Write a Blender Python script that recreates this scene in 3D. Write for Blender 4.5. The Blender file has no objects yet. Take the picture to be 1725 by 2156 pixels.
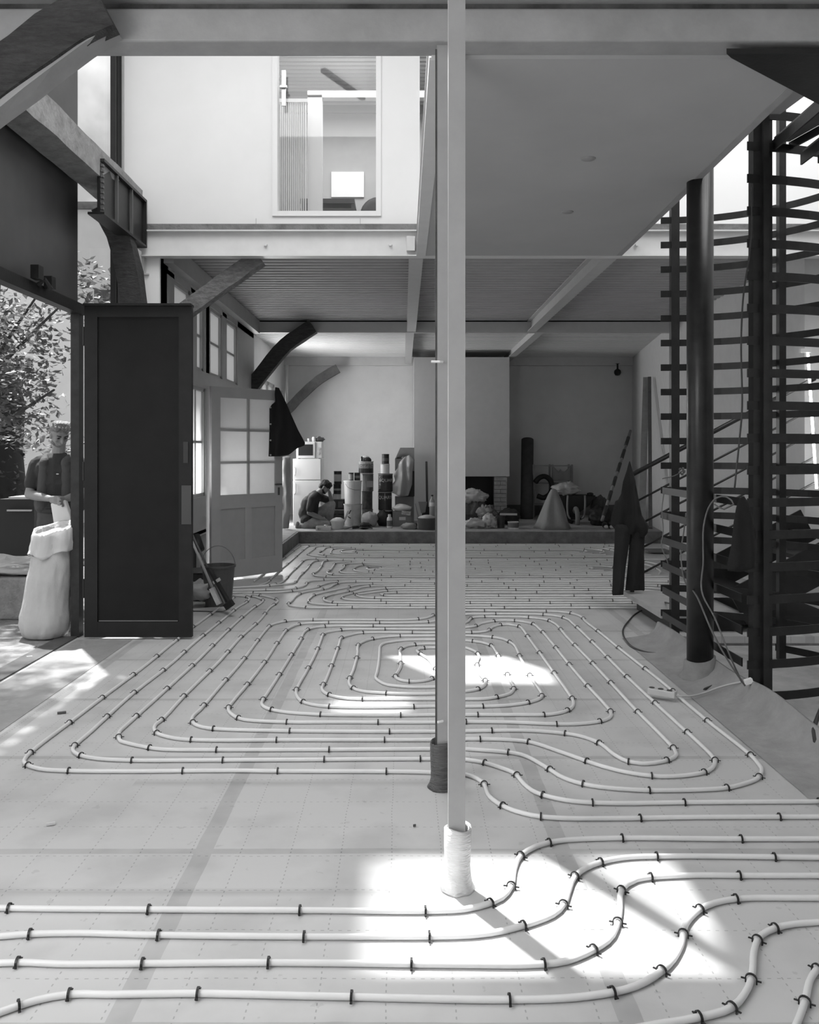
import bpy, bmesh, math, random
from mathutils import Vector, Matrix, noise
random.seed(7)
C = bpy.context.scene.collection
PI = math.pi
# ------------------------------------------------------------------ camera (level, 1.6 m above the floor, looking along +Y)
FPX = 1790.0; VX = 850.0; HY = 950.0; CAMZ = 1.6
cam_data = bpy.data.cameras.new('camera')
cam_data.sensor_fit = 'HORIZONTAL'; cam_data.sensor_width = 36.0
cam_data.lens = FPX / 1725 * 36.0
cam_data.shift_x = (862.5 - VX) / 1725
cam_data.shift_y = -(1078.0 - HY) / 1725
cam_data.clip_start = 0.05; cam_data.clip_end = 200
cam = bpy.data.objects.new('camera', cam_data); C.objects.link(cam)
cam.location = (0, 0, CAMZ); cam.rotation_euler = (PI/2, 0, 0)
bpy.context.scene.camera = cam
# ------------------------------------------------------------------ world, sun, exposure
SUN_STRENGTH = 9.0
SKY_STRENGTH = 1.0
vs = bpy.context.scene.view_settings
vs.view_transform = 'Standard'; vs.look = 'None'; vs.gamma = 1.0; vs.exposure = 0.32; vs.use_curve_mapping = False
wd = bpy.data.worlds.new('sky'); bpy.context.scene.world = wd; wd.use_nodes = True
nt = wd.node_tree; nt.nodes.clear()
_o = nt.nodes.new('ShaderNodeOutputWorld'); _b = nt.nodes.new('ShaderNodeBackground')
_t = nt.nodes.new('ShaderNodeTexCoord'); _n = nt.nodes.new('ShaderNodeTexNoise'); _r = nt.nodes.new('ShaderNodeValToRGB')
_n.inputs['Scale'].default_value = 5.0; _n.inputs['Detail'].default_value = 6
_r.color_ramp.elements[0].position = 0.45; _r.color_ramp.elements[0].color = (.55, .55, .55, 1)
_r.color_ramp.elements[1].position = 0.62; _r.color_ramp.elements[1].color = (1.25, 1.25, 1.25, 1)
nt.links.new(_t.outputs['Generated'], _n.inputs['Vector']); nt.links.new(_n.outputs['Fac'], _r.inputs['Fac'])
nt.links.new(_r.outputs['Color'], _b.inputs['Color']); _b.inputs['Strength'].default_value = SKY_STRENGTH
nt.links.new(_b.outputs['Background'], _o.inputs['Surface'])
SDX, SDY = 0.2615, -0.435      # how far sunlight travels sideways per metre of fall
sun_data = bpy.data.lights.new('sun', 'SUN'); sun_data.energy = SUN_STRENGTH; sun_data.angle = math.radians(1.4)
sun = bpy.data.objects.new('sun', sun_data); C.objects.link(sun)
sun.location = (-4, 10, 14)
sun.rotation_euler = Vector((SDX, SDY, -1)).to_track_quat('-Z', 'Y').to_euler()
def area(name, loc, direction, sx, sy, power):
    d = bpy.data.lights.new(name, 'AREA'); d.shape = 'RECTANGLE'; d.size = sx; d.size_y = sy; d.energy = power
    o = bpy.data.objects.new(name, d); C.objects.link(o); o.location = loc
    o.rotation_euler = Vector(direction).to_track_quat('-Z', 'Z').to_euler()
    return o
LIGHTS = [  # area lamps added to imitate daylight, some where no opening exists
 ('fill_under_roof', (-1.3, 5.4, 6.45), (0, 0, -1), 2.6, 3.2, 118),  # added below the closed roof boards to brighten the void
 ('fill_under_stair_roof', (3.4, 6.2, 6.45), (0, 0, -1), 2.0, 3.6, 100),  # added below closed boards to brighten the stair side
 ('fill_left_front', (-2.8, 1.0, 1.9), (1, 0.2, -.3), 3.4, 2.4, 130),  # added inside the unseen window to brighten the front floor
 ('daylight_rear_window', (-2.6, 15.9, 1.9), (1, -.2, 0), 2.6, 1.9, 125),
 ('fill_behind', (0.2, -2.95, 2.0), (0, 1, .05), 4.0, 2.4, 12),  # added behind the camera, in front of a blank wall
 ('daylight_side_door', (-2.62, 10.95, 1.3), (1, 0, 0), .8, 2.1, 22),
 ('fill_upstairs', (-.6, 10.2, 6.1), (0, 0, -1), 2.4, 1.4, 50),  # added under the slatted ceiling to brighten the upper room
]
for a in LIGHTS: area(*a)
# ------------------------------------------------------------------ helpers
def W(px, py, Y): return Vector(((px - VX) * Y / FPX, Y, CAMZ + (HY - py) * Y / FPX))
def F(px, py, z=0.0):
    Y = (CAMZ - z) * FPX / (py - HY)
    return Vector(((px - VX) * Y / FPX, Y, z))
def tag(o, label=None, cat=None, group=None, kind=None):
    if label: o['label'] = label
    if cat: o['category'] = cat
    if group: o['group'] = group
    if kind: o['kind'] = kind
    return o
def thing(name, loc, label, cat, group=None):
    o = bpy.data.objects.new(name, None); C.objects.link(o); o.location = loc; o.empty_display_size = .1
    return tag(o, label, cat, group)
_mats = {}
def mat(name, v=.5, rough=.6, metal=0.0, var=0.0, scale=8.0, bump=0.0, bscale=40.0, spec=.5, stretch=None, spots=None, trans=0.0):
    if name in _mats: return _mats[name]
    m = bpy.data.materials.new(name); m.use_nodes = True; t = m.node_tree; n = t.nodes; L = t.links
    b = n['Principled BSDF']; b.inputs['Base Color'].default_value = (v, v, v, 1)
    b.inputs['Roughness'].default_value = rough; b.inputs['Metallic'].default_value = metal
    b.inputs['Specular IOR Level'].default_value = spec
    tc = n.new('ShaderNodeTexCoord'); src = tc.outputs['Object']
    if stretch:
        mp = n.new('ShaderNodeMapping'); mp.inputs['Scale'].default_value = stretch; L.new(src, mp.inputs['Vector']); src = mp.outputs['Vector']
    if var or spots:
        nz = n.new('ShaderNodeTexNoise'); nz.inputs['Scale'].default_value = scale; nz.inputs['Detail'].default_value = 6
        nz.inputs['Roughness'].default_value = .62
        L.new(src, nz.inputs['Vector'])
        r = n.new('ShaderNodeValToRGB'); L.new(nz.outputs['Fac'], r.inputs['Fac'])
        lo = max(v * (1 - var), 0.003); hi = min(v * (1 + var), .95)
        r.color_ramp.elements[0].position = .3; r.color_ramp.elements[0].color = (lo, lo, lo, 1)
        r.color_ramp.elements[1].position = .7; r.color_ramp.elements[1].color = (hi, hi, hi, 1)
        if spots:
            e = r.color_ramp.elements.new(.24); e.color = (spots, spots, spots, 1)
            r.color_ramp.elements[0].position = .20; r.color_ramp.elements[0].color = (spots, spots, spots, 1)
            e2 = r.color_ramp.elements.new(.27); e2.color = (lo, lo, lo, 1)
        L.new(r.outputs['Color'], b.inputs['Base Color'])
    if bump:
        nb = n.new('ShaderNodeTexNoise'); nb.inputs['Scale'].default_value = bscale; nb.inputs['Detail'].default_value = 4
        L.new(src, nb.inputs['Vector'])
        bp = n.new('ShaderNodeBump'); bp.inputs['Strength'].default_value = bump; bp.inputs['Distance'].default_value = .02
        L.new(nb.outputs['Fac'], bp.inputs['Height']); L.new(bp.outputs['Normal'], b.inputs['Normal'])
    if trans:
        out = n['Material Output']; tr = n.new('ShaderNodeBsdfTranslucent'); tr.inputs['Color'].default_value = (v, v, v, 1)
        mx = n.new('ShaderNodeMixShader'); mx.inputs['Fac'].default_value = trans
        L.new(b.outputs['BSDF'], mx.inputs[1]); L.new(tr.outputs['BSDF'], mx.inputs[2]); L.new(mx.outputs['Shader'], out.inputs['Surface'])
    _mats[name] = m; return m
def glass_mat(name, tint=.95, refl=.08):
    if name in _mats: return _mats[name]
    m = bpy.data.materials.new(name); m.use_nodes = True; t = m.node_tree; n = t.nodes; L = t.links
    n.remove(n['Principled BSDF']); out = n['Material Output']
    a = n.new('ShaderNodeBsdfTransparent'); a.inputs['Color'].default_value = (tint, tint, tint, 1)
    g = n.new('ShaderNodeBsdfGlossy'); g.inputs['Roughness'].default_value = .02
    mx = n.new('ShaderNodeMixShader'); mx.inputs['Fac'].default_value = refl
    L.new(a.outputs['BSDF'], mx.inputs[1]); L.new(g.outputs['BSDF'], mx.inputs[2]); L.new(mx.outputs['Shader'], out.inputs['Surface'])
    _mats[name] = m; return m
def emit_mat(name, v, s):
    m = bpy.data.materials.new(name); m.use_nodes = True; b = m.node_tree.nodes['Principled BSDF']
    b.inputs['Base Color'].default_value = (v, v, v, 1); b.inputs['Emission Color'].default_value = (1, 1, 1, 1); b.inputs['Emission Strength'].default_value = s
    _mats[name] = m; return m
class MB:
    def __init__(s): s.v = []; s.f = []
    def add(s, vs, fs):
        o = len(s.v); s.v += [Vector(p) for p in vs]; s.f += [tuple(i + o for i in f) for f in fs]; return s
    def box(s, x0, x1, y0, y1, z0, z1):
        vs = [(x, y, z) for x in (x0, x1) for y in (y0, y1) for z in (z0, z1)]
        return s.add(vs, [(0,1,3,2),(4,6,7,5),(0,4,5,1),(2,3,7,6),(0,2,6,4),(1,5,7,3)])
    def rbox(s, c, size, rot=None, top=1.0):
        M = rot if rot is not None else Matrix.Identity(3); c = Vector(c); a, b, d = size[0]/2, size[1]/2, size[2]/2
        vs = []
        for x in (-a, a):
            for y in (-b, b):
                for z in (-d, d):
                    k = top if z > 0 else 1
                    vs.append(c + M @ Vector((x*k, y*k, z)))
        return s.add(vs, [(0,1,3,2),(4,6,7,5),(0,4,5,1),(2,3,7,6),(0,2,6,4),(1,5,7,3)])
    def bar(s, p, q, w, h, up=(0,0,1)):
        p = Vector(p); q = Vector(q); d = (q-p).normalized(); u = Vector(up)
        r = d.cross(u)
        if r.length < 1e-4: r = d.cross(Vector((0,1,0)))
        r.normalize(); u = r.cross(d).normalized()
        vs = []
        for e in (p, q):
            for a, b in ((-1,-1),(1,-1),(1,1),(-1,1)): vs.append(e + r*a*w/2 + u*b*h/2)
        return s.add(vs, [(3,2,1,0),(4,5,6,7),(0,1,5,4),(1,2,6,5),(2,3,7,6),(3,0,4,7)])
    def prism(s, poly, y0, y1):      # polygon in X,Z pushed along Y
        n = len(poly); vs = [(x, y0, z) for x, z in poly] + [(x, y1, z) for x, z in poly]
        fs = [tuple(range(n)), tuple(range(2*n-1, n-1, -1))] + [(i, i+n, (i+1) % n + n, (i+1) % n) for i in range(n)]
        return s.add(vs, fs)
    def slab(s, poly, z0, z1):       # polygon in X,Y pushed along Z
        n = len(poly); vs = [(x, y, z0) for x, y in poly] + [(x, y, z1) for x, y in poly]
        fs = [tuple(range(n)), tuple(range(2*n-1, n-1, -1))] + [(i, i+n, (i+1) % n + n, (i+1) % n) for i in range(n)]
        return s.add(vs, fs)
    def tube(s, pts, r, n=8, cap=True):
        pts = [Vector(p) for p in pts]; m = len(pts); o = len(s.v)
        rr = r if isinstance(r, (list, tuple)) else [r]*m
        up = Vector((0,0,1)); prev = None
        for i, p in enumerate(pts):
            d = (pts[min(i+1, m-1)] - pts[max(i-1, 0)]).normalized()
            if prev is None:
                u = up if abs(d.dot(up)) < .95 else Vector((0,1,0))
                a = d.cross(u).normalized()
            else:
                a = prev - d*prev.dot(d)
                a = a.normalized() if a.length > 1e-6 else d.orthogonal().normalized()
            prev = a; b = a.cross(d).normalized()
            for k in range(n):
                t = 2*PI*k/n; s.v.append(p + a*math.cos(t)*rr[i] + b*math.sin(t)*rr[i])
        for i in range(m-1):
            for k in range(n):
                s.f.append((o+i*n+k, o+i*n+(k+1) % n, o+(i+1)*n+(k+1) % n, o+(i+1)*n+k))
        if cap: s.f.append(tuple(o+k for k in range(n-1, -1, -1))); s.f.append(tuple(o+(m-1)*n+k for k in range(n)))
        return s
    def lathe(s, c, prof, n=24, fn=None):  # prof = [(r,z)...]
        o = len(s.v); c = Vector(c); m = len(prof)
        for j, (r, z) in enumerate(prof):
            for k in range(n):
                t = 2*PI*k/n; R = r; Z = z; ox = 0; oy = 0
                if fn: R, Z, ox, oy = fn(r, z, t, j)
                s.v.append(c + Vector((R*math.cos(t)+ox, R*math.sin(t)+oy, Z)))
        for j in range(m-1):
            for k in range(n): s.f.append((o+j*n+k, o+j*n+(k+1) % n, o+(j+1)*n+(k+1) % n, o+(j+1)*n+k))
        if prof[0][0] > 1e-5: s.f.append(tuple(o+k for k in range(n-1, -1, -1)))
        if prof[-1][0] > 1e-5: s.f.append(tuple(o+(m-1)*n+k for k in range(n)))
        return s
    def ball(s, c, r, n=12, m=8, rot=None, nz=0, sd=0):
        o = len(s.v); c = Vector(c); rx, ry, rz = r if isinstance(r, (tuple, list)) else (r, r, r)
        M = rot if rot is not None else Matrix.Identity(3)
        for j in range(m+1):
            ph = PI*j/m
            for k in range(n):
                t = 2*PI*k/n; q = Vector((math.sin(ph)*math.cos(t), math.sin(ph)*math.sin(t), math.cos(ph)))
                g = 1 + (nz*noise.noise(q*2.2+Vector((sd, sd*1.7, 0))) if nz else 0) + ((nz*.5*noise.noise(q*5.5+Vector((sd, 0, 3))) + nz*.55*(.35-abs(noise.noise(q*4.3+Vector((sd, 5, 3)))))) if nz else 0)
                s.v.append(c + M @ Vector((q.x*rx*g, q.y*ry*g, q.z*rz*g)))
        for j in range(m):
            for k in range(n): s.f.append((o+j*n+k, o+(j+1)*n+k, o+(j+1)*n+(k+1) % n, o+j*n+(k+1) % n))
        return s
    def cap(s, p, q, r1, r2, n=12): # tapered limb with round ends
        p = Vector(p); q = Vector(q); d = q-p; Ln = max(d.length, 1e-5); pts = []; rr = []
        dn = d/Ln
        for a in (85, 60, 30): pts.append(p - dn*r1*math.sin(math.radians(a))); rr.append(r1*math.cos(math.radians(a)))
        pts += [p, q]; rr += [r1, r2]
        for a in (30, 60, 85): pts.append(q + dn*r2*math.sin(math.radians(a))); rr.append(r2*math.cos(math.radians(a)))
        return s.tube(pts, rr, n)
    def build(s, name, m, parent=None, smooth=False, origin=None, bevel=0, remesh=0, smooth_it=0, subsurf=0, label=None):
        if parent is not None: L = Vector(parent.location)
        elif origin is not None: L = Vector(origin)
        else:
            xs = [p.x for p in s.v]; ys = [p.y for p in s.v]; L = Vector(((min(xs)+max(xs))/2, (min(ys)+max(ys))/2, min(p.z for p in s.v)))
        if parent is not None:
            G = Vector((0,0,0)); q = parent
            while q is not None: G += Vector(q.location); q = q.parent
            L = G
        me = bpy.data.meshes.new(name); me.from_pydata([tuple(p - L) for p in s.v], [], s.f)
        bm = bmesh.new(); bm.from_mesh(me); bmesh.ops.recalc_face_normals(bm, faces=bm.faces[:]); bm.to_mesh(me); bm.free()
        if smooth or remesh:
            for p in me.polygons: p.use_smooth = True
        me.materials.append(m)
        o = bpy.data.objects.new(name, me); C.objects.link(o)
        if parent is not None: o.parent = parent
        else: o.location = L
        if bevel:
            b = o.modifiers.new('bevel', 'BEVEL'); b.width = bevel; b.segments = 2; b.limit_method = 'ANGLE'
        if remesh:
            r = o.modifiers.new('skin', 'REMESH'); r.mode = 'VOXEL'; r.voxel_size = remesh; r.use_smooth_shade = True
        if smooth_it:
            q = o.modifiers.new('soft', 'SMOOTH'); q.iterations = smooth_it; q.factor = .5
        if subsurf:
            q = o.modifiers.new('sub', 'SUBSURF'); q.levels = subsurf; q.render_levels = subsurf
        if label: o['label'] = label
        return o
def struct(name, mb, m, **k):
    o = mb.build(name, m, **k); o['kind'] = 'structure'; return o
def catmull(pts, step=.04, closed=False):
    pts = [Vector(p) for p in pts]; out = []
    P = [pts[0]*2 - pts[1]] + pts + [pts[-1]*2 - pts[-2]]
    for i in range(1, len(P)-2):
        p0, p1, p2, p3 = P[i-1:i+3]; L = (p2-p1).length; n = max(1, int(L/step))
        def tj(t, a, b): return t + max((b-a).length, 1e-6)**.5
        t0 = 0; t1 = tj(t0, p0, p1); t2 = tj(t1, p1, p2); t3 = tj(t2, p2, p3)
        for k in range(n):
            t = t1 + (t2-t1)*k/n
            A1 = p0*((t1-t)/(t1-t0)) + p1*((t-t0)/(t1-t0)); A2 = p1*((t2-t)/(t2-t1)) + p2*((t-t1)/(t2-t1)); A3 = p2*((t3-t)/(t3-t2)) + p3*((t-t2)/(t3-t2))
            B1 = A1*((t2-t)/(t2-t0)) + A2*((t-t0)/(t2-t0)); B2 = A2*((t3-t)/(t3-t1)) + A3*((t-t1)/(t3-t1))
            out.append(B1*((t2-t)/(t2-t1)) + B2*((t-t1)/(t2-t1)))
    out.append(pts[-1]); return out
def cloth(mb, poly, y, thick, step=.015, fold=.012, freq=40, lean=0.0, seed=0):
    """hanging cloth: outline in X,Z metres, rounded thickness and vertical folds"""
    poly = [Vector((a, b)) for a, b in poly]; n = len(poly)
    def inside(p):
        c = False; j = n-1
        for i in range(n):
            a, b = poly[i], poly[j]
            if (a.y > p.y) != (b.y > p.y) and p.x < (b.x-a.x)*(p.y-a.y)/(b.y-a.y)+a.x: c = not c
            j = i
        return c
    def near(p):
        best = None; bd = 1e9
        for i in range(n):
            a = poly[i]; b = poly[(i+1) % n]; d = b-a; t = max(0, min(1, (p-a).dot(d)/max(d.dot(d), 1e-9))); q = a+d*t
            if (q-p).length < bd: bd = (q-p).length; best = q
        return best, bd
    x0 = min(p.x for p in poly); x1 = max(p.x for p in poly); z0 = min(p.y for p in poly); z1 = max(p.y for p in poly)
    nx = int((x1-x0)/step)+2; nz = int((z1-z0)/step)+2; x0 -= step*.5; z0 -= step*.5
    cells = {(i, j) for i in range(nx) for j in range(nz) if inside(Vector((x0+(i+.5)*step, z0+(j+.5)*step)))}
    idx = {}; vf = []; vb = []
    zt = z1
    for (i, j) in cells:
        for a, b in ((0,0),(1,0),(1,1),(0,1)):
            k = (i+a, j+b)
            if k in idx: continue
            p = Vector((x0+k[0]*step, z0+k[1]*step))
            border = not all((k[0]-c, k[1]-d) in cells for c in (0,1) for d in (0,1))
            q, dist = near(p)
            if border: p = q; dist = 0
            t = thick*min(1, dist/(thick*1.2))**.5 if dist > 0 else 0.002
            fl = fold*math.sin(freq*p.x + 3*noise.noise(Vector((p.x*4, p.y*2.5, seed)))) * min(1, (zt-p.y)/.25+.15) + fold*1.5*noise.noise(Vector((p.x*9, p.y*5, seed+3)))
            if border: fl *= .3
            yy = y + lean*(zt-p.y)
            idx[k] = len(vf); vf.append((p.x, yy - t/2 + fl, p.y)); vb.append((p.x, yy + t/2 + fl*.6, p.y))
    N = len(vf); fs = []
    for (i, j) in cells:
        q = [idx[(i,j)], idx[(i+1,j)], idx[(i+1,j+1)], idx[(i,j+1)]]
        fs.append(tuple(q)); fs.append(tuple(N+a for a in reversed(q)))
        for (di, dj, a, b) in ((-1,0,3,0),(1,0,1,2),(0,-1,0,1),(0,1,2,3)):
            if (i+di, j+dj) not in cells: fs.append((q[b], q[a], N+q[a], N+q[b]))
    return mb.add(vf+vb, fs)
# ------------------------------------------------------------------ materials
WHITE = mat('white_plaster', .62, .8, var=.04, scale=3, bump=.08, bscale=90)
PALE = mat('pale_facade_board', .70, .6, var=.03, scale=1.5)
PAINT = mat('white_steel_paint', .62, .42, var=.05, scale=5)
GREYP = mat('grey_painted_beam', .30, .6, var=.12, scale=5, bump=.1, bscale=25)
CEIL = mat('painted_metal_deck', .40, .6, var=.06, scale=3)
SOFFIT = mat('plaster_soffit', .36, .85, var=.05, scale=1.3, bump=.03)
DARK = mat('dark_steel', .012, .45, spec=.35, var=.35, scale=9, bump=.05)
DARK2 = mat('dark_door_panel', .008, .5, var=.25, scale=4, spec=.2)
BAND = mat('flat_steel_band', .013, .42, spec=.35, var=.4, scale=14)
BLACK = mat('black', .008, .6)
OAK = mat('old_oak', .035, .8, var=.5, scale=6, bump=.6, bscale=18, stretch=(2, 2, 9))
OAKL = mat('weathered_oak', .15, .8, var=.4, scale=7, bump=.6, bscale=22, stretch=(2, 2, 6))
CONC = mat('rough_concrete', .16, .9, var=.35, scale=6, bump=.5, bscale=30)
CONCL = mat('pale_concrete', .40, .9, var=.2, scale=5, bump=.3)
GROUND = mat('courtyard_ground', .22, .95, var=.4, scale=9, bump=.6, bscale=30)
FRAME = mat('painted_joinery', .42, .5, var=.05, scale=6)
SHEET = mat('frosted_pane', .80, .5, trans=.85, var=.05, scale=2)
PIPE = mat('heating_pipe_plastic', .74, .38, var=.05, scale=3)
CLIPM = mat('black_clip_plastic', .012, .4)
GLASS = glass_mat('clear_glass')
FELT = mat('grey_felt', .26, .9, var=.18, scale=8, bump=.5, bscale=20)
# insulation floor: taped panel seams and printed dotted grid
def floor_material():
    m = bpy.data.materials.new('insulation_panel_floor'); m.use_nodes = True; t = m.node_tree; n = t.nodes; L = t.links
    b = n['Principled BSDF']; b.inputs['Roughness'].default_value = .42; b.inputs['Specular IOR Level'].default_value = .45
    g = n.new('ShaderNodeNewGeometry'); sp = n.new('ShaderNodeSeparateXYZ'); L.new(g.outputs['Position'], sp.inputs[0])
    def mth(op, a, bb=None, c=None):
        x = n.new('ShaderNodeMath'); x.operation = op
        for i, q in enumerate((a, bb, c)):
            if q is None: continue
            if isinstance(q, (int, float)): x.inputs[i].default_value = q
            else: L.new(q, x.inputs[i])
        return x.outputs[0]
    nz = n.new('ShaderNodeTexNoise'); nz.inputs['Scale'].default_value = 2.5; nz.inputs['Detail'].default_value = 8; L.new(g.outputs['Position'], nz.inputs['Vector'])
    wob = mth('MULTIPLY', mth('SUBTRACT', nz.outputs['Fac'], .5), .02)
    X = mth('ADD', sp.outputs['X'], wob); Y = mth('ADD', sp.outputs['Y'], wob)
    def stripe(c, off, period, half):
        q = mth('PINGPONG', mth('ADD', c, off), period/2)   # distance to the nearest seam
        return mth('LESS_THAN', q, half)
    tx = stripe(X, .80, 1.437, .036); ty = stripe(Y, -3.40, 1.04, .022)
    tape = mth('MAXIMUM', tx, ty)
    nz3 = n.new('ShaderNodeTexNoise'); nz3.inputs['Scale'].default_value = 9; L.new(g.outputs['Position'], nz3.inputs['Vector'])
    dots = mth('MULTIPLY', mth('MAXIMUM', mth('MULTIPLY', stripe(X, .05, .20, .0022), stripe(Y, 0, .03, .006)), mth('MULTIPLY', stripe(Y, .02, .26, .002), stripe(X, 0, .03, .006))), .35)
    stain = n.new('ShaderNodeValToRGB'); L.new(nz.outputs['Fac'], stain.inputs['Fac'])
    stain.color_ramp.elements[0].position = .32; stain.color_ramp.elements[0].color = (.47, .47, .47, 1)
    stain.color_ramp.elements[1].position = .52; stain.color_ramp.elements[1].color = (.56, .56, .56, 1)
    sc = n.new('ShaderNodeTexNoise'); sc.inputs['Scale'].default_value = 14; sc.inputs['Detail'].default_value = 10; L.new(g.outputs['Position'], sc.inputs['Vector'])
    scf = mth('MULTIPLY', mth('GREATER_THAN', sc.outputs['Fac'], .68), .12)
    k = mth('SUBTRACT', mth('SUBTRACT', mth('SUBTRACT', 1.0, mth('MULTIPLY', tape, mth('ADD', .08, mth('MULTIPLY', nz3.outputs['Fac'], .25)))), dots), scf)
    def smear(y0, x0, x1, w):
        a = mth('MULTIPLY', mth('ABSOLUTE', mth('SUBTRACT', Y, y0)), 1/w); a = mth('MAXIMUM', mth('SUBTRACT', 1.0, a), 0.0)
        b2 = mth('MULTIPLY', mth('GREATER_THAN', X, x0), mth('LESS_THAN', X, x1))
        return mth('MULTIPLY', mth('MULTIPLY', a, b2), mth('MULTIPLY', nz.outputs['Fac'], .40))
    k = mth('SUBTRACT', mth('SUBTRACT', k, smear(3.085, -1.6, .1, .035)), smear(4.10, -1.3, .15, .05))
    mul = n.new('ShaderNodeVectorMath'); mul.operation = 'SCALE'; L.new(stain.outputs['Color'], mul.inputs[0]); L.new(k, mul.inputs['Scale'])
    L.new(mul.outputs[0], b.inputs['Base Color'])
    bp = n.new('ShaderNodeBump'); bp.inputs['Strength'].default_value = .12; bp.inputs['Distance'].default_value = .01
    L.new(mth('ADD', mth('MULTIPLY', tape, .3), nz3.outputs['Fac']), bp.inputs['Height']); L.new(bp.outputs['Normal'], b.inputs['Normal'])
    return m
FLOORM = floor_material()
def ribbed(x0, x1, y0, y1, z, pitch=.15, h=.045, th=.012):
    m = MB(); n = int((y1-y0)/pitch); prof = []
    for i in range(n):
        a = y0 + i*pitch; prof += [(a, z), (a+pitch*.45, z), (a+pitch*.55, z+h), (a+pitch*.92, z+h)]
    prof.append((y1, z))
    vs = [(x, y, zz+d) for d in (0, th) for x in (x0, x1) for y, zz in prof]; N = len(prof); fs = []
    for i in range(N-1):
        fs += [(i, i+1, N+i+1, N+i), (2*N+i, 3*N+i, 3*N+i+1, 2*N+i+1), (i, 2*N+i, 2*N+i+1, i+1), (N+i, N+i+1, 3*N+i+1, 3*N+i)]
    return m.add(vs, fs)
ZB = 3.5                       # underside of the steel beams
YB1, YB2, YB3 = 8.3, 13.6, 18.7
XL = -2.82                     # courtyard-side wall of the front hall
# ------------------------------------------------------------------ floors
struct('floor', MB().slab([(XL, -3), (3.9, -3), (3.9, 3.5), (2.22, 3.5), (2.22, 7.35), (4.9, 7.35), (4.9, 8.9), (5.2, 8.9), (5.2, 14.75), (-2.6, 14.75), (-2.6, 8.4), (XL, 8.4)], -.06, 0), FLOORM)
struct('floor_stair_pit', MB().box(2.22, 4.9, 3.5, 7.35, -.16, -.08), CONCL)
pf = MB().slab([(-1.82, 14.75), (5.2, 14.75), (5.2, 18.8), (-2.8, 18.8), (-2.8, 12.3), (-1.82, 12.3)], .0, .2)
struct('floor_platform', pf, CONC)
struct('trim_platform_top', MB().slab([(-1.86, 14.8), (5.2, 14.8), (5.2, 18.8), (-2.78, 18.8), (-2.78, 12.34), (-1.86, 12.34)], .2, .205), mat('dusty_slab_top', .30, .9, var=.2, scale=5))
struct('trim_threshold', MB().box(XL-.14, XL+.02, 4.4, 7.3, -.02, .012), mat('threshold_steel', .07, .6, var=.3))
struct('trim_plastic_strip', MB().box(XL+.05, XL+.52, 2.6, 7.2, 0, .004), mat('plastic_sheet_floor', .34, .3, var=.12, scale=5, bump=.6, bscale=7))
# ------------------------------------------------------------------ rear room
struct('wall_back', MB().box(-2.9, 5.4, YB3+.05, YB3+.25, 0, 3.8), WHITE)
struct('wall_right', MB().slab([(5.05, 18.8), (5.3, 18.8), (5.3, 8.9), (4.2, 8.9), (4.42, 14.2)], -.16, 3.8), mat('stair_side_plaster', .58, .8, var=.04))
w = MB().box(-2.75, -2.62, YB2-.1, 14.4, 0, 3.8).box(-2.75, -2.62, 17.3, 18.8, 0, 3.8).box(-2.75, -2.62, 14.4, 17.3, 0, .9).box(-2.75, -2.62, 14.4, 17.3, 2.95, 3.8)
struct('wall_left_rear', w, WHITE)
w1 = thing('window_1', (-2.68, 15.85, .9), None, None); w1['kind'] = 'structure'
MB().box(-2.70, -2.68, 14.4, 17.3, .9, 2.95).build('pane', SHEET, w1)
m = MB()
for y in (14.4, 15.1, 15.83, 16.55, 17.24): m.box(-2.72, -2.64, y, y+.06, .9, 2.95)
m.box(-2.72, -2.64, 14.4, 17.3, .9, .96).box(-2.72, -2.64, 14.4, 17.3, 2.89, 2.95).box(-2.72, -2.64, 14.4, 17.3, 2.2, 2.25); m.build('window_frame', FRAME, w1)
struct('wall_right_stair', MB().box(4.9, 5.0, 3.3, 8.9, -.16, 6.6), mat('stair_side_plaster', .58))
struct('trim_pit_edge', MB().box(2.215, 4.9, 7.345, 7.39, -.16, -.06).box(2.19, 2.22, 3.5, 7.345, -.16, -.005), CONC)
# glazed side wall of the rear room, X = -2.40
XG = -2.40
g = MB()
for y0, y1 in ((8.4, 8.66), (10.33, 10.5), (12.3, 13.65)): g.box(XG-.12, XG, y0, y1, 0, 3.8)
g.box(XG-.12, XG, 8.4, 13.6, 3.4, 3.8)                                  # head above the transoms
g.box(XG-.10, XG+.01, 8.66, 12.3, 2.36, 2.55)                           # rail between transom and lower panes
for y in (9.6, 11.27): g.box(XG-.10, XG, y, y+.27, 2.5, 3.45)
g.box(XG-.10, XG, 10.24, 10.56, 2.5, 3.45); g.box(XG-.10, XG, 8.66, 8.9, 0, 3.45)
g.box(XG-.10, XG, 8.9, 10.33, .62, 1.06); g.box(XG-.1, XG, 8.9, 9.3, 0, .7); g.box(XG-.1, XG, 11.5, 12.3, 0, 2.4)
g.box(XG-.10, XG, 9.3, 10.33, .60, .66)
struct('wall_left_glazed', g, FRAME)
wn = 1
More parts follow.
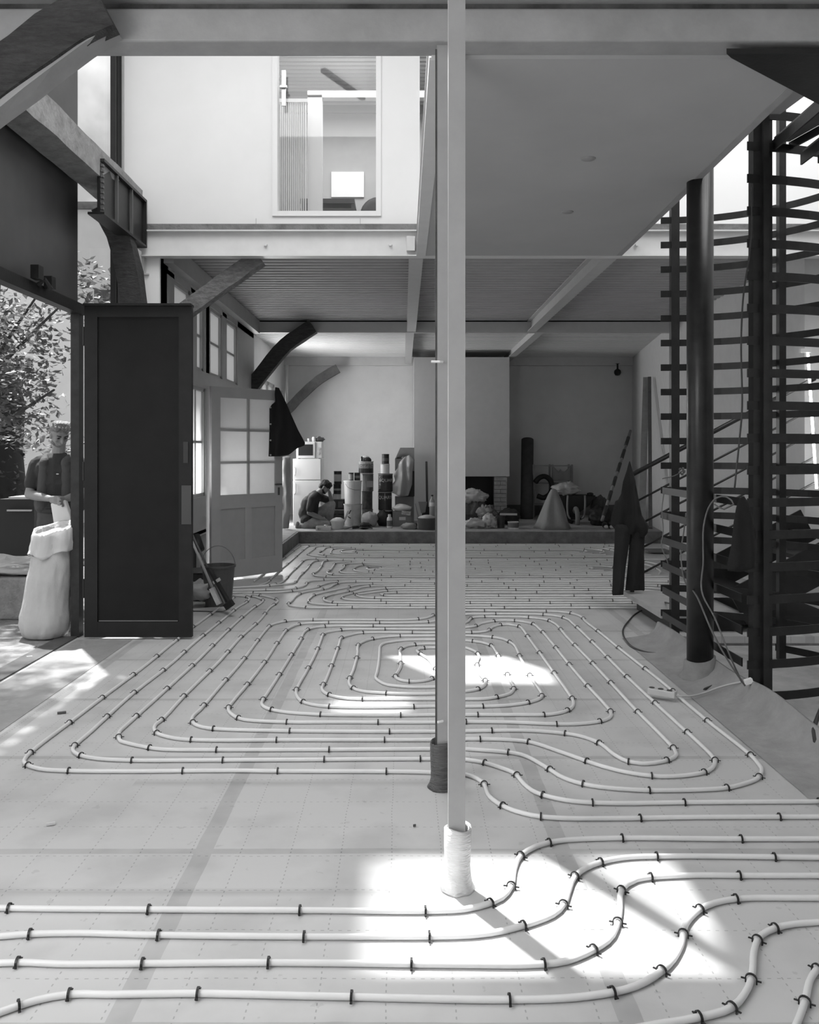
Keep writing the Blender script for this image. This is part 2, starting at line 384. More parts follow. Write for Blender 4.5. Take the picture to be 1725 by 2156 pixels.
for (y0, y1, z0, z1) in ((8.9, 9.6, 2.55, 3.4), (9.87, 10.24, 2.55, 3.4), (10.56, 11.27, 2.55, 3.4), (11.54, 12.3, 2.55, 3.4), (8.9, 10.33, 1.06, 2.36)):
    wn += 1; e = thing('window_%d' % wn, (XG-.05, (y0+y1)/2, z0), None, None); e['kind'] = 'structure'
    MB().box(XG-.06, XG-.05, y0, y1, z0, z1).build('pane', SHEET, e)
    q = MB()
    for a, b in ((y0, y0+.035), (y1-.035, y1)): q.box(XG-.08, XG-.02, a, b, z0, z1)
    for a, b in ((z0, z0+.04), (z1-.04, z1)): q.box(XG-.08, XG-.02, y0, y1, a, b)
    zm = (z0+z1)/2; q.box(XG-.075, XG-.04, y0, y1, zm-.014, zm+.014)
    if z0 < 2:
        for k in (1, 2, 3): q.box(XG-.075, XG-.04, y0+(y1-y0)*k/4-.014, y0+(y1-y0)*k/4+.014, z0, z1)
    q.build('window_frame', FRAME, e)
struct('trim_dark_hatch', MB().box(XG-.25, XG-.12, 9.3, 10.33, 0, .6), mat('hatch_dark', .03, .8, var=.3))
# ceilings of the rear room
struct('ceiling', ribbed(-2.5, 4.6, YB1+.12, YB2, 3.69), CEIL)
struct('ceiling_rear', ribbed(-2.75, 5.3, YB2+.12, YB3+.1, 3.66, h=.02), mat('painted_deck_pale', .62, .6, var=.04))
struct('ceiling_slab_upper', MB().box(-2.9, 5.4, YB1, YB3+.3, 3.76, 3.82), CONC)
# ------------------------------------------------------------------ upper facade of the void
fy = 8.40
WX0, WX1, WZ0 = -1.245, -.272, 3.97
f = MB().box(-2.76, WX0-.04, fy, fy+.12, 3.72, 6.6).box(WX1+.04, .16, fy, fy+.12, 3.72, 6.6).box(WX0-.04, WX1+.04, fy, fy+.12, 3.72, WZ0-.04)
f.box(WX0-.04, WX1+.04, fy, fy+.12, 6.1, 6.6)
struct('wall_upper', f, PALE)
e = thing('window_7', ((WX0+WX1)/2, fy+.04, WZ0), None, None); e['kind'] = 'structure'
MB().box(WX0, WX1, fy+.05, fy+.06, WZ0, 6.1).build('pane', glass_mat('facade_glass', .95, .03), e)
q = MB().box(WX0-.05, WX0, fy-.02, fy+.12, WZ0-.05, 6.12).box(WX1, WX1+.05, fy-.02, fy+.12, WZ0-.05, 6.12).box(WX0, WX1, fy-.019, fy+.12, WZ0-.05, WZ0)
q.build('window_frame', PALE, e)
h = MB().box(WX0+.045, WX0+.085, fy-.035, fy-.02, 5.0, 5.35).box(WX0+.03, WX0+.10, fy-.06, fy-.035, 5.17, 5.19); h.build('handle', mat('steel_handle', .35, .3, metal=.8), e)
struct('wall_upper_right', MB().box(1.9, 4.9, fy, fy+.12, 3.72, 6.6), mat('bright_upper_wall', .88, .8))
struct('trim_facade_joint', MB().box(-1.05+.62, -1.05+.625, fy-.004, fy, 3.72, 3.9).box(-1.46, -1.455, fy-.004, fy, 3.72, 3.9), FRAME)
# upper room seen through the facade window
UR = mat('upper_room_grey', .42, .8, var=.04)
struct('wall_upper_room_back', MB().box(-3, 2, 11.5, 11.6, 3.8, 6.5), UR)
struct('wall_upper_room_left', MB().box(-2.9, -2.8, 8.5, 11.5, 3.8, 6.5), WHITE)
struct('wall_upper_room_right', MB().box(1.9, 2.0, 8.5, 11.5, 3.8, 6.5), WHITE)
uc = MB()
for i in range(20):
    a = 9.45 + i*.105
    if not (10.72 < a < 10.9 or 11.2 < a < 11.35): uc.box(-3, 2, a, a+.07, 6.16, 6.2)
    uc.box(-3, 2, a+.07, a+.11, 6.19, 6.22) if not (10.6 < a < 10.9 or 11.1 < a < 11.35) else None
struct('ceiling_upper_room', uc, mat('slatted_ceiling', .40, .7))
struct('trim_skylight_curb', MB().box(-3, -1.95, 8.52, 9.4, 6.3, 6.4).box(-.2, 2, 8.52, 9.4, 6.3, 6.4), UR)
struct('trim_white_jamb', MB().box(-1.12, -.95, 9.9, 10.0, 3.8, 5.75).box(-1.12, .3, 9.9, 10.0, 5.72, 5.8), PALE)
sl = MB()
for i in range(13): sl.box(-1.42+i*.024, -1.408+i*.024, 9.75, 9.8, 3.8, 5.62)
sl.box(-1.43, -1.1, 9.74, 9.81, 5.6, 5.64)
o = sl.build('louvre_screen', PALE); tag(o, 'white screen of narrow upright slats behind the upstairs facade window', 'screen')
o = MB().box(-.975, -.535, 11.47, 11.495, 5.03, 5.37).build('whiteboard', mat('board_white', .85, .5)); tag(o, 'blank white board hung on the grey wall upstairs', 'board')
t = thing('desk', (-.93, 11.0, 3.82), 'dark-topped desk at the bottom edge of the upstairs window', 'desk')
MB().box(-1.3, -.62, 10.7, 11.4, 4.72, 4.78).box(-1.3, -.62, 10.7, 11.4, 4.63, 4.66).build('tabletop', BLACK, t)
for x in (-1.28, -.66):
    MB().box(x, x+.04, 10.72, 10.76, 3.82, 4.72).build('leg', DARK, t)
t = thing('office_chair', (-.35, 10.9, 3.82), 'round-backed dark chair at the right of the upstairs window', 'chair')
MB().ball((-.32, 10.9, 4.62), (.24, .05, .24), 20, 12).build('backrest', DARK, t, smooth=True)
MB().box(-.55, -.1, 10.5, 10.95, 4.25, 4.31).build('seat', DARK, t); MB().tube([(-.32, 10.75, 3.82), (-.32, 10.75, 4.26)], .03).build('column', DARK, t)
# ------------------------------------------------------------------ unseen roof over the void, its openings shaped to cast the sun patches
def glaze(name, x0, x1, y0, y1, z=6.62): struct(name, MB().box(x0, x1, y0, y1, z, z+.02), GLASS)
ROOFM = mat('roof_board', .5, .8)
HX0, HX1, HY0, HY1 = -1.85, -.50, 5.10, 6.24       # opening shaped to throw the front sun patch
r = MB().box(-3.7, HX0, 3.4, HY1, 6.6, 6.7).box(HX1, 5.0, 3.4, HY1, 6.6, 6.7).box(HX0, HX1, 3.4, HY0, 6.6, 6.7)
r.box(-3.7, 5.0, HY1, 8.07, 6.6, 6.7).box(-3.7, -2.17, 8.07, 8.4, 6.6, 6.7).box(-1.72, 5.0, 8.07, 8.4, 6.6, 6.7)
struct('ceiling_roof', r, ROOFM)
glaze('window_8', HX0, HX1, HY0, HY1); glaze('window_11', -2.17, -1.72, 8.07, 8.4)  # panes over the unseen openings that shape the sun patches
struct('ceiling_roof_upper_room', MB().box(-3.7, -1.95, 8.4, 9.6, 6.6, 6.7).box(-.32, 2.1, 8.4, 9.6, 6.6, 6.7).box(-3.7, 2.1, 9.6, 11.6, 6.6, 6.7).box(2.1, 5, 8.4, 9, 6.6, 6.7), ROOFM)  # unseen gap left so sun passes through the facade window
# unseen bar added to cast the slanting shadow in the front patch
rb = MB().bar((-1.02, 6.15, 6.45), (-.55, 5.28, 6.45), .07, .10)
o = rb.build('shadow_bar', DARK); tag(o, 'dark slanting steel brace under the clear roof bay', 'brace')
# walls that close the void above the front hall
struct('wall_void_front', MB().box(-3.0, 4.9, 3.3, 3.4, 3.86, 6.6), WHITE)
struct('ceiling_front', MB().box(-3.0, 5.0, -3.1, 3.3, 3.86, 3.96), WHITE)
struct('wall_behind', MB().box(-3.0, 4.7, -3.2, -3.1, 0, 3.9), WHITE)
struct('wall_right_front', MB().box(3.9, 4.0, -3.1, 3.5, 0, 3.86), WHITE)
# left wall of the front hall with the tall courtyard opening (Y 4.4 .. 7.3)
lw = MB().box(XL-.1, XL, -3.1, -.9, 0, 3.9).box(XL-.1, XL, 2.8, 4.35, 0, 3.9).box(XL-.1, XL, -.9, 2.8, 0, .6).box(XL-.1, XL, -.9, 2.8, 3.2, 3.9)
struct('wall_left', lw, WHITE)
glaze2 = MB().box(XL-.06, XL-.05, -.9, 2.8, .6, 3.2)
e = thing('window_9', (XL-.05, .95, .6), None, None); e['kind'] = 'structure'; glaze2.build('pane', SHEET, e)  # unseen window put in to light the front hall
# dark steel panel above the opening
dp = MB().box(XL-.05, XL-.01, 4.3, 7.38, 2.86, 5.05); struct('wall_left_upper_panel', dp, mat('dark_panel', .05, .45, var=.3, scale=1.5))
struct('wall_left_top', MB().box(XL-.1, XL, 3.4, 7.38, 5.05, 6.6), WHITE)
hd = thing('door_2', (XL, 5.85, 0), None, None); hd['kind'] = 'structure'
MB().box(XL-.04, XL+.05, 4.35, 7.40, 2.78, 2.87).build('header_rail', DARK, hd)
MB().box(XL-.04, XL+.032, 7.30, 7.40, 0, 2.8).build('post', mat('door_post_steel', .02, .45, metal=.3, var=.5, scale=12, spots=.25), hd)
MB().box(XL-.04, XL+.05, 4.30, 4.38, 0, 2.8).build('post', DARK, hd)
b = MB().rbox((XL+.09, 6.33, 2.93), (.06, .09, .10)).rbox((XL+.09, 6.56, 2.90), (.06, .08, .09)).tube([(XL+.05, 6.44, 2.86), (XL+.10, 6.44, 2.90), (XL+.12, 6.5, 2.84)], .02)
b.build('roller_hanger', DARK, hd)
# tall window between door post and facade
e = thing('window_10', (XL, 7.9, 0), None, None); e['kind'] = 'structure'
MB().box(XL-.03, XL-.02, 7.40, 8.36, 0.0, 6.6).build('pane', glass_mat('window_glass', .9, .06), e)
q = MB().box(XL-.05, XL+.02, 8.32, 8.44, 0, 6.6).box(XL-.03, XL+.02, 8.26, 8.29, 0, 6.6); q.build('window_frame', DARK, e)
struct('wall_left_post', MB().box(-2.74, -2.40, 8.36, 8.62, 0, 3.5), PALE)
# ------------------------------------------------------------------ open steel door leaf
t = thing('door_3', (-2.735, 7.25, 0.03), None, None); t['kind'] = 'structure'
x0, x1 = -2.712, -1.80; z0, z1 = .02, 2.83
fr = MB().box(x0, x0+.11, 7.22, 7.27, z0, z1).box(x1-.11, x1, 7.22, 7.27, z0, z1).box(x0+.11, x1-.11, 7.221, 7.269, z0, z0+.13).box(x0+.11, x1-.11, 7.221, 7.269, z1-.09, z1).box(x0-.0, x1, 7.18, 7.30, z1+.001, z1+.02)
fr.build('door_frame', mat('door_frame_steel', .013, .5, var=.25, scale=6, spec=.25), t)
MB().box(x0+.08, x1-.08, 7.236, 7.256, z0+.1, z1-.07).build('door_panel', DARK2, t)
MB().box(x0+.12, x1-.12, 7.228, 7.236, z0+.133, z0+.141).build('panel_trim', mat('worn_edge', .16, .4, metal=.4), t)
MB().box(x1-.085, x1-.003, 7.213, 7.22, .98, 1.31).build('lock_plate', mat('lock_plate', .065, .45, metal=.4), t)
MB().box(x1-.07, x1-.03, 7.214, 7.22, 1.5, 1.68).build('lock_plate', mat('lock_plate2', .035, .45, metal=.4), t)
for z in (.35, 1.35, 2.5): MB().tube([(x0-.012, 7.25, z), (x0-.012, 7.25, z+.16)], .016).build('hinge', DARK, t)
# ------------------------------------------------------------------ glazed timber door, open into the rear room
def oriented(p, q, th=.045):
    p = Vector(p); q = Vector(q); d = (q-p); Ln = d.length; d.normalize(); nrm = Vector((d.y, -d.x, 0))
    def bx(m, a0, a1, z0, z1, o0=-.5, o1=.5):
        vs = [p + d*a + nrm*(th*o) + Vector((0,0,z)) for a in (a0, a1) for o in (o0, o1) for z in (z0, z1)]
        return m.add(vs, [(0,1,3,2),(4,6,7,5),(0,4,5,1),(2,3,7,6),(0,2,6,4),(1,5,7,3)])
    return Ln, bx
hp = (-2.345, 10.32, .03); hq = (-1.60, 11.12, .03)
t = thing('door_4', hp, None, None); t['kind'] = 'structure'
Ln, bx = oriented(hp, hq)
H = 2.36; s0, s1 = .13, Ln-.12
m = MB(); bx(m, 0, s0, 0, H); bx(m, s1, Ln, 0, H); bx(m, s0, s1, H-.13, H); bx(m, s0, s1, .86, 1.03); bx(m, s0, s1, 0, .22)
bx(m, (s0+s1)/2-.05, (s0+s1)/2+.05, .22, .86); m.build('door_frame', FRAME, t)
m = MB(); bx(m, s0, s1, .2, .88, -.18, .18); m.build('door_panel', mat('painted_joinery_panel', .39, .5, var=.05), t)
m = MB(); cx = (s0+s1)/2; bx(m, cx-.018, cx+.018, 1.03, H-.13)
for k in (1, 2): zz = 1.03+(H-1.16)*k/3; bx(m, s0, s1, zz-.014, zz+.014)
m.build('glazing_bar', FRAME, t)
m = MB(); bx(m, s0, s1, 1.03, H-.13, .05, .12); m.build('pane', mat('papered_pane', .72, .6, trans=.5, var=.08, scale=3, bump=.3, bscale=8), t)
m = MB(); bx(m, Ln-.075, Ln-.045, 1.0, 1.1, .5, .62); bx(m, Ln-.13, Ln-.03, 1.13, 1.15, .6, 1.3); m.build('handle', mat('lock_metal', .12, .35, metal=.7), t)
# ------------------------------------------------------------------ steel beams (I sections)
def ibeam_x(m, x0, x1, y, z, h=.22, w=.12, tf=.012, tw=.01):
    m.box(x0, x1, y-w/2, y+w/2, z, z+tf).box(x0, x1, y-w/2, y+w/2, z+h-tf, z+h).box(x0, x1, y-tw/2, y+tw/2, z+tf, z+h-tf); return m
def ibeam_y(m, y0, y1, x, z, h=.22, w=.12, tf=.012, tw=.01):
    m.box(x-w/2, x+w/2, y0, y1, z, z+tf).box(x-w/2, x+w/2, y0, y1, z+h-tf, z+h).box(x-tw/2, x+tw/2, y0, y1, z+tf, z+h-tf); return m
m = ibeam_x(MB(), -2.62, 4.88, YB1+.03, ZB, .255, .12)
t = thing('steel_beam', (0, YB1+.03, ZB), 'white painted steel beam across the hall under the upper facade', 'beam')
m.build('profile', PAINT, t)
MB().box(-.0+.03, .11, YB1-.045, YB1+.02, ZB+.05, ZB+.19).build('end_plate', PAINT, t)
for x in (-1.35, -.13, 2.28):
    MB().tube([(x, YB1-.005, ZB+.12), (x, YB1+.03, ZB+.12)], .017, 6).build('bolt', PAINT, t)
m = MB().box(-2.6, 4.9, YB2, YB2+.10, ZB, ZB+.17); o = m.build('steel_beam', mat('beam_grey', .42, .5, var=.04)); tag(o, 'grey painted cross beam halfway down the rear room ceiling', 'beam')
m = MB().box(-2.7, 5.1, YB3-.08, YB3+.04, ZB-.02, ZB+.17); o = m.build('steel_beam', mat('beam_pale', .55, .5, var=.04)); tag(o, 'pale beam along the top of the back wall', 'beam')
for (x, y0, y1, l) in ((.125, 8.45, 13.6, 'grey joist running away from the void edge under the rear ceiling, nearer bay'), (.10, 13.72, 18.5, 'pale joist under the rearmost ceiling bay left of the chimney'),
                     (2.05, 8.45, 13.6, 'grey joist under the rear ceiling on the stair side, nearer bay'), (2.2, 13.72, 18.5, 'pale joist running to the top right corner of the chimney')):
    o = ibeam_y(MB(), y0, y1, x, ZB+.01, .18, .14, .014, .03).build('ceiling_joist', mat('joist_grey', .47, .5, var=.05)); tag(o, l, 'joist', 'joists under the rear ceiling')
o = MB().box(-2.42, -2.30, 8.5, 13.6, ZB-.02, ZB+.18).build('wall_plate', FRAME); tag(o, 'painted wall plate above the glazed side wall', 'beam')
# mezzanine soffit and edge beams
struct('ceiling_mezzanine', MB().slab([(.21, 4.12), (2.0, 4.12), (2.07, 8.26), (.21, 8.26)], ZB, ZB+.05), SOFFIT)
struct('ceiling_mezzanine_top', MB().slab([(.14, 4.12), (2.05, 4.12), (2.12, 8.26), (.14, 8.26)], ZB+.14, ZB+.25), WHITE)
o = ibeam_y(MB(), 4.12, 8.25, .17, ZB-.005, .255, .09, .012, .07).build('steel_beam', PAINT); tag(o, 'white edge beam of the mezzanine beside the slender columns', 'beam')
o = MB().slab([(2.0, 4.12), (2.05, 4.12), (2.12, 8.25), (2.07, 8.25)], ZB-.003, ZB+.25).build('steel_beam', GREYP); tag(o, 'grey edge beam of the mezzanine along the stair opening', 'beam')
for x, y in ((1.20, 5.52), (1.30, 6.75)):
    m = MB().ball((x, y, ZB), (.05, .05, .012), 12, 6); o = m.build('ceiling_rose', mat('soffit_fitting', .25, .6), smooth=True)
    tag(o, 'small round fitting in the soffit, ' + ('nearer and darker one' if y < 6 else 'farther faint one'), 'fitting', 'fittings in the soffit')
# cross beam over the columns
t = thing('cross_beam', (0, 4.05, 3.52), 'grey painted timber cross beam resting on the slender columns', 'beam')
MB().box(-3.0, 4.6, 3.98, 4.14, 3.52, 3.675).build('timber', GREYP, t, bevel=.01)
o = MB().box(-3.0, 4.6, 3.9, 4.2, 3.715, 3.86).build('lintel', mat('lintel_grey', .42, .6, var=.05)); tag(o, 'pale grey lintel above the cross beam at the top edge', 'lintel')
struct('trim_beam_gap', MB().box(-3.0, 4.6, 4.02, 4.12, 3.675, 3.715), mat('gap_dark', .08, .8, var=.5))
# ------------------------------------------------------------------ slender columns and wrapped feet
CH = mat('chipped_white_paint', .33, .4, var=.05, scale=10, spots=.12)
TAPE = mat('white_tape', .72, .35, var=.1, scale=6, bump=.7, bscale=30, stretch=(1, 1, 4)); TAPED = mat('brown_tape', .09, .3, var=.4, scale=8, bump=.7, bscale=35, stretch=(1, 1, 5))
def wrap(m, c, r, h, sd):
    return m.lathe(c, [(r*1.35, 0), (r*1.12, .02), (r, .05), (r*.98, h*.4), (r*1.03, h*.7), (r*1.05, h), (r*.9, h+.004), (r*.86, h-.05)], 28,
        lambda a, z, t, j: (a*(1+.07*noise.noise(Vector((math.cos(t)*2, math.sin(t)*2, z*14+sd)))), z + .006*math.sin(t*2+sd), 0, 0))
t = thing('steel_column', (.194, 3.11, 0), 'slender white column in the foreground with a white taped foot', 'column')
MB().box(.163, .224, 3.08, 3.14, .12, 3.86).build('shaft', CH, t); wrap(MB(), (.198, 3.11, 0), .048, .225, 0).build('taped_foot', TAPE, t, smooth=True)
t = thing('steel_column', (.19, 4.05, 0), 'slender white column just behind the foreground one with a dark taped foot', 'column')
MB().box(.157, .225, 4.02, 4.08, .1, 3.52).build('shaft', CH, t)
MB().box(.150, .158, 4.018, 4.03, .2, 3.5).build('paint_edge', mat('edge_dark', .06, .6, var=.6), t)
wrap(MB(), (.185, 4.05, 0), .056, .215, 4).build('taped_foot', TAPED, t, smooth=True)
for z in (.33, 2.02): MB().tube([(.185, 4.0, z), (.17, 3.99, z), (.13 if z > 1 else .16, 3.985, z)], .006, 6).build('cable_tie', mat('tie_white', .8, .4), t)
# ------------------------------------------------------------------ timber braces and the old trusses on the left
def curved_brace(pts, w, h, m, rough=.012, sd=0):
    P = catmull([Vector(p) for p in pts], .12); mb = MB(); o = []
    for i, p in enumerate(P):
        d = (P[min(i+1, len(P)-1)]-P[max(i-1, 0)]).normalized(); u = Vector((0, 1, 0)); s = d.cross(u).normalized()
        ring = []
        for a, b in ((-1,-1),(0,-1.04),(1,-1),(1.03,0),(1,1),(0,1.04),(-1,1),(-1.03,0)):
            n1 = rough*noise.noise(Vector((p.x*5+a*3, p.z*5+b*2, sd))); n2 = rough*noise.noise(Vector((p.x*6, a*5+sd, p.z*7+b)))
            ring.append(p + s*(a*h/2+n1) + u*(b*w/2+n2))
        o.append(ring)
    vs = [q for r_ in o for q in r_]; n = 8; fs = []
    for i in range(len(o)-1):
        for k in range(n): fs.append((i*n+k, i*n+(k+1) % n, (i+1)*n+(k+1) % n, (i+1)*n+k))
    fs.append(tuple(range(n))); fs.append(tuple(range((len(o)-1)*n+n-1, (len(o)-1)*n-1, -1)))
    return mb.add(vs, fs)
t = thing('timber_brace', (-1.6, 3.86, 3.3), 'massive dark worn oak brace in the upper left corner with a pale painted underside', 'brace')
p0 = W(-150, 295, 3.86); p1 = W(60, 110, 3.86); p2 = W(235, -35, 3.86)
curved_brace([W(-150, 270, 3.86), W(0, 165, 3.86), W(110, 80, 3.86), W(222, 18, 3.86)], .10, .20, OAK, .02).build('timber', OAK, t)
curved_brace([W(-150, 343, 3.90), W(0, 235, 3.90), W(120, 142, 3.90), W(240, 57, 3.90)], .14, .05, GREYP, .008, 5).build('painted_underside', GREYP, t)
o = curved_brace([W(358, 680, 8.5), W(395, 652, 8.5), W(470, 598, 8.5), W(548, 543, 8.5)], .16, .155, OAKL, .012, 2).build('timber_brace', OAKL); tag(o, 'weathered oak brace rising from behind the dark door to the white beam', 'brace', 'oak braces along the hall')
o = curved_brace([W(524, 822, 13.5), W(562, 775, 13.5), W(602, 728, 13.5), W(660, 688, 13.5)], .2, .22, OAK, .012, 3).build('timber_brace', OAK); tag(o, 'dark oak brace above the glazed timber door', 'brace', 'oak braces along the hall')
o = curved_brace([W(585, 886, 18.3), W(640, 828, 18.3), W(672, 800, 18.3), W(712, 776, 18.3)], .16, .19, OAK, .012, 4).build('timber_brace', mat('brown_oak', .10, .8, var=.4, scale=6)); tag(o, 'brown oak brace against the back wall, farthest of the row', 'brace', 'oak braces along the hall')
t = thing('timber_beam', (-2.66, 6.2, 3.9), 'old timber beam running along the left wall into a riveted steel shoe', 'beam')
m = MB()
n = 22; vs = []; fs = []
for i in range(n+1):
    y = 4.2 + (8.25-4.2)*i/n
    for k, (x, z) in enumerate(((-2.80, 3.90), (-2.54, 3.90), (-2.53, 4.13), (-2.80, 4.15))):
        dz = .015*noise.noise(Vector((y*2, k*3, 0))); vs.append((x+.012*noise.noise(Vector((y*3, k, 5))), y, z+dz))
for i in range(n):
    for k in range(4): fs.append((i*4+k, i*4+(k+1) % 4, (i+1)*4+(k+1) % 4, (i+1)*4+k))
fs += [(3,2,1,0), (n*4, n*4+1, n*4+2, n*4+3)]
m.add(vs, fs).build('timber', mat('dusty_oak', .24, .8, var=.3, scale=7, bump=.5, bscale=20), t)
m = MB().box(-2.80, -2.50, 7.1, 8.28, 4.02, 4.045).box(-2.56, -2.535, 7.1, 8.28, 3.6, 4.03).box(-2.64, -2.50, 7.1, 8.28, 3.58, 3.6).box(-2.80, -2.50, 8.26, 8.285, 3.58, 4.04)
m.build('steel_shoe', DARK, t)
m = MB()
for y in (7.45, 7.85): m.box(-2.53, -2.505, y, y+.02, 3.6, 4.03)
for i in range(9): m.box(-2.53, -2.51, 7.1, 7.13, 3.62+i*.045, 3.64+i*.045)
m.build('stiffener', mat('shoe_rib', .10, .5, metal=.3), t)
o = curved_brace([W(222, 440, 7.7), W(255, 500, 7.9), W(272, 570, 8.0), W(283, 648, 8.05)], .2, .2, OAK, .01, 6).build('timber_brace', OAK); tag(o, 'dark curved knee brace below the steel shoe by the window', 'brace')
struct('trim_pale_reveal', MB().box(-2.62, -2.56, 8.0, 8.3, 2.6, 3.55), PALE)
o = MB().box(-2.545, -2.53, 8.34, 8.355, 3.34, 3.50).box(-2.56, -2.50, 8.33, 8.36, 3.33, 3.345).build('wall_hook', FRAME); tag(o, 'small hook on the white post under the beam', 'hook')
# ------------------------------------------------------------------ chimney
t = thing('chimney_breast', (1.17, 17.4, .2), 'white chimney breast with a suspended hood and brick jamb on the back wall', 'chimney')
yc = 17.2
MB().box(.21, 1.17, yc, 18.72, .2, 3.5).build('breast', mat('chimney_plaster', .46, .8, var=.03), t)
MB().box(1.12, 2.14, yc-.02, 18.72, 1.09, 3.5).build('hood', mat('hood_plaster', .44, .8, var=.03), t)
br = MB(); bk = mat('pale_brick', .30, .85, var=.25, scale=10)
for r_ in range(10):
    z = .24 + r_*.085
    if r_ % 2: br.box(1.84, 2.09, yc, yc+.12, z, z+.073)
    else: br.box(1.84, 1.955, yc, yc+.12, z, z+.073).box(1.965, 2.09, yc, yc+.12, z, z+.073)
br.build('brick_jamb', bk, t); MB().box(1.85, 2.08, yc+.012, 18.72, .2, 1.09).build('mortar', mat('mortar', .12, .9), t)
MB().box(1.17, 1.84, yc+.5, yc+.55, .2, 1.09).build('firebox', BLACK, t)
MB().box(1.17, 1.84, yc, 18.0, .2, .3).build('hearth', mat('hearth_soot', .05, .9), t)
struct('baseboard_back', MB().box(2.14, 4.9, 18.6, 18.74, .2, .42), mat('dark_base', .14, .8))
o = MB().lathe((4.62, 18.35, 3.23), [(.0, 0), (.05, .01), (.075, .06), (.07, .11), (.02, .15), (.02, .25), (.05, .26)], 16).build('ceiling_spotlight', BLACK, smooth=True); tag(o, 'small black spotlight hanging near the rear right corner', 'lamp')
# ------------------------------------------------------------------ heating pipes with clips
PR = .0105
def clip_mesh():
    m = MB(); R = PR+.003; n = 9; w = .007
    vs = []; fs = []
    for i in range(n):
        a = PI*i/(n-1); 
        for rr in (R, R+.0035):
            for yy in (-w/2, w/2): vs.append((yy, rr*math.cos(a)*1.05, PR+.002+rr*math.sin(a)))
    for i in range(n-1):
        a = i*4; b = a+4; fs += [(a,a+1,b+1,b), (a+2,b+2,b+3,a+3), (a,b,b+2,a+2), (a+1,a+3,b+3,b+1)]
    m.add(vs, fs)
    for s in (-1, 1):
        m.rbox((0, s*(R+.002), .006), (w, .004, .013)); m.rbox((0, s*(R+.009), .010), (w*.8, .013, .003))
    me = bpy.data.meshes.new('clip'); me.from_pydata([tuple(v) for v in m.v], [], m.f); me.materials.append(CLIPM); return me
CLIP = clip_mesh()
def pipe(pts, label, group, clips=None, gap=.5, first=True, pix=True, clipx=None):
    """pts: floor points (pixels measured on the photograph are turned into metres first)"""
    P = [F(x, y, PR) for x, y in pts] if pix else [Vector((x, y, PR)) for x, y in pts]
    for p in P: p.z = PR+.001
    S = catmull(P, .035)
    m = MB().tube(S, PR, 8)
    c = S[len(S)//2]
    o = m.build('heating_pipe', PIPE, smooth=True, origin=(c.x, c.y, 0)); tag(o, label, 'pipe', group)
    # clips: closer together where the pipe bends
    acc = gap*.3; n = 0; last = S[0]; G = Vector(o.location)
    for i in range(1, len(S)-1):
        d1 = (S[i]-S[i-1]); d2 = (S[i+1]-S[i]); ang = d1.angle(d2, 0)
        acc += d1.length*(1 + min(2.2, ang*14))
        if acc >= gap and n < 98 and Vector(S[i]).y < 40:
            acc = random.uniform(-.06, .06); n += 1
            k = bpy.data.objects.new('clip', CLIP); C.objects.link(k); k.parent = o
            k.location = (S[i].x-G.x, S[i].y-G.y, 0); k.rotation_euler = (0, 0, math.atan2(d2.y, d2.x))
    return o
FG = 'foreground pipe runs'
pipe([(-160,1905),(0,1912),(292,1915),(672,1917),(896,1918.7),(979,1915),(1033,1902),(1056.5,1891),(1077,1866),(1083,1831),(1097,1802),(1128,1783),(1175,1771),(1294,1765),(1526,1766.5),(1840,1766.5)], 'white pipe passing just in front of the foreground column foot', FG, gap=.46)
pipe([(-160,1985),(0,1972),(63,1967),(167,1965),(334,1969),(777,1972.5),(1006,1968.6),(1080,1955.5),(1163.5,1927),(1187,1905),(1199,1872),(1211,1845.6),(1247,1822),(1309,1807),(1407,1803),(1725,1806),(1840,1806)], 'white pipe in the foreground, second towards the viewer from the column foot', FG, gap=.46)
pipe([(-160,2040),(8,2027.6),(63,2027),(119,2029.7),(236,2029.7),(565.5,2027),(973,2031.5),(1119,2031.5),(1193,2024),(1279,1982),(1297,1955.5),(1306,1914),(1309,1875),(1339,1853),(1434,1844),(1603,1844),(1840,1844)], 'white pipe in the foreground, third towards the viewer from the column foot', FG, gap=.42)
pipe([(-160,2190),(0,2132),(75,2107),(146,2094),(234,2094),(417,2092),(607,2096),(720,2098.6),(1095,2105),(1235,2098),(1339,2077),(1407,2033),(1434,1991),(1446,1944),(1487,1908),(1550,1893),(1674.5,1891),(1860,1893)], 'white heating pipe nearest the bottom edge that bends up towards the right', FG, gap=.42)
pipe([(300,2215),(900,2200),(1250,2180),(1401,2154.6),(1472,2142.7),(1541,2122),(1576,2080),(1585,2044.6),(1588,2003),(1603,1970),(1651,1949.6),(1725,1942),(1880,1938)], 'white heating pipe in the bottom right corner with an upright bend', FG, gap=.34)
pipe([(1300,2290),(1600,2240),(1660,2190),(1680,2151.6),(1695,2110),(1710,2056.5),(1740,2030),(1900,2010)], 'short piece of white heating pipe at the far bottom right edge', FG, gap=.30)
BC = 'pipe runs of the large middle coil'
pipe([(478,1253),(491,1257),(489,1262),(461,1281),(454,1286),(414,1315),(407,1314.5+5),(358,1359),(299,1407),(225,1462),(158,1513),(72,1578),(53.6,1596),(52,1607),(84,1619),(145,1623),(261,1624),(500,1622.6),(563,1623.5),(862,1625),(919,1627),(982,1631),(1015,1646),(1032,1678),(1070,1702),(1122,1717),(1177,1722.6),(1282,1723.5),(1460,1721),(1725,1720),(1860,1719)], 'outermost pipe of the large middle coil, passing the dark taped foot', BC, gap=.55)
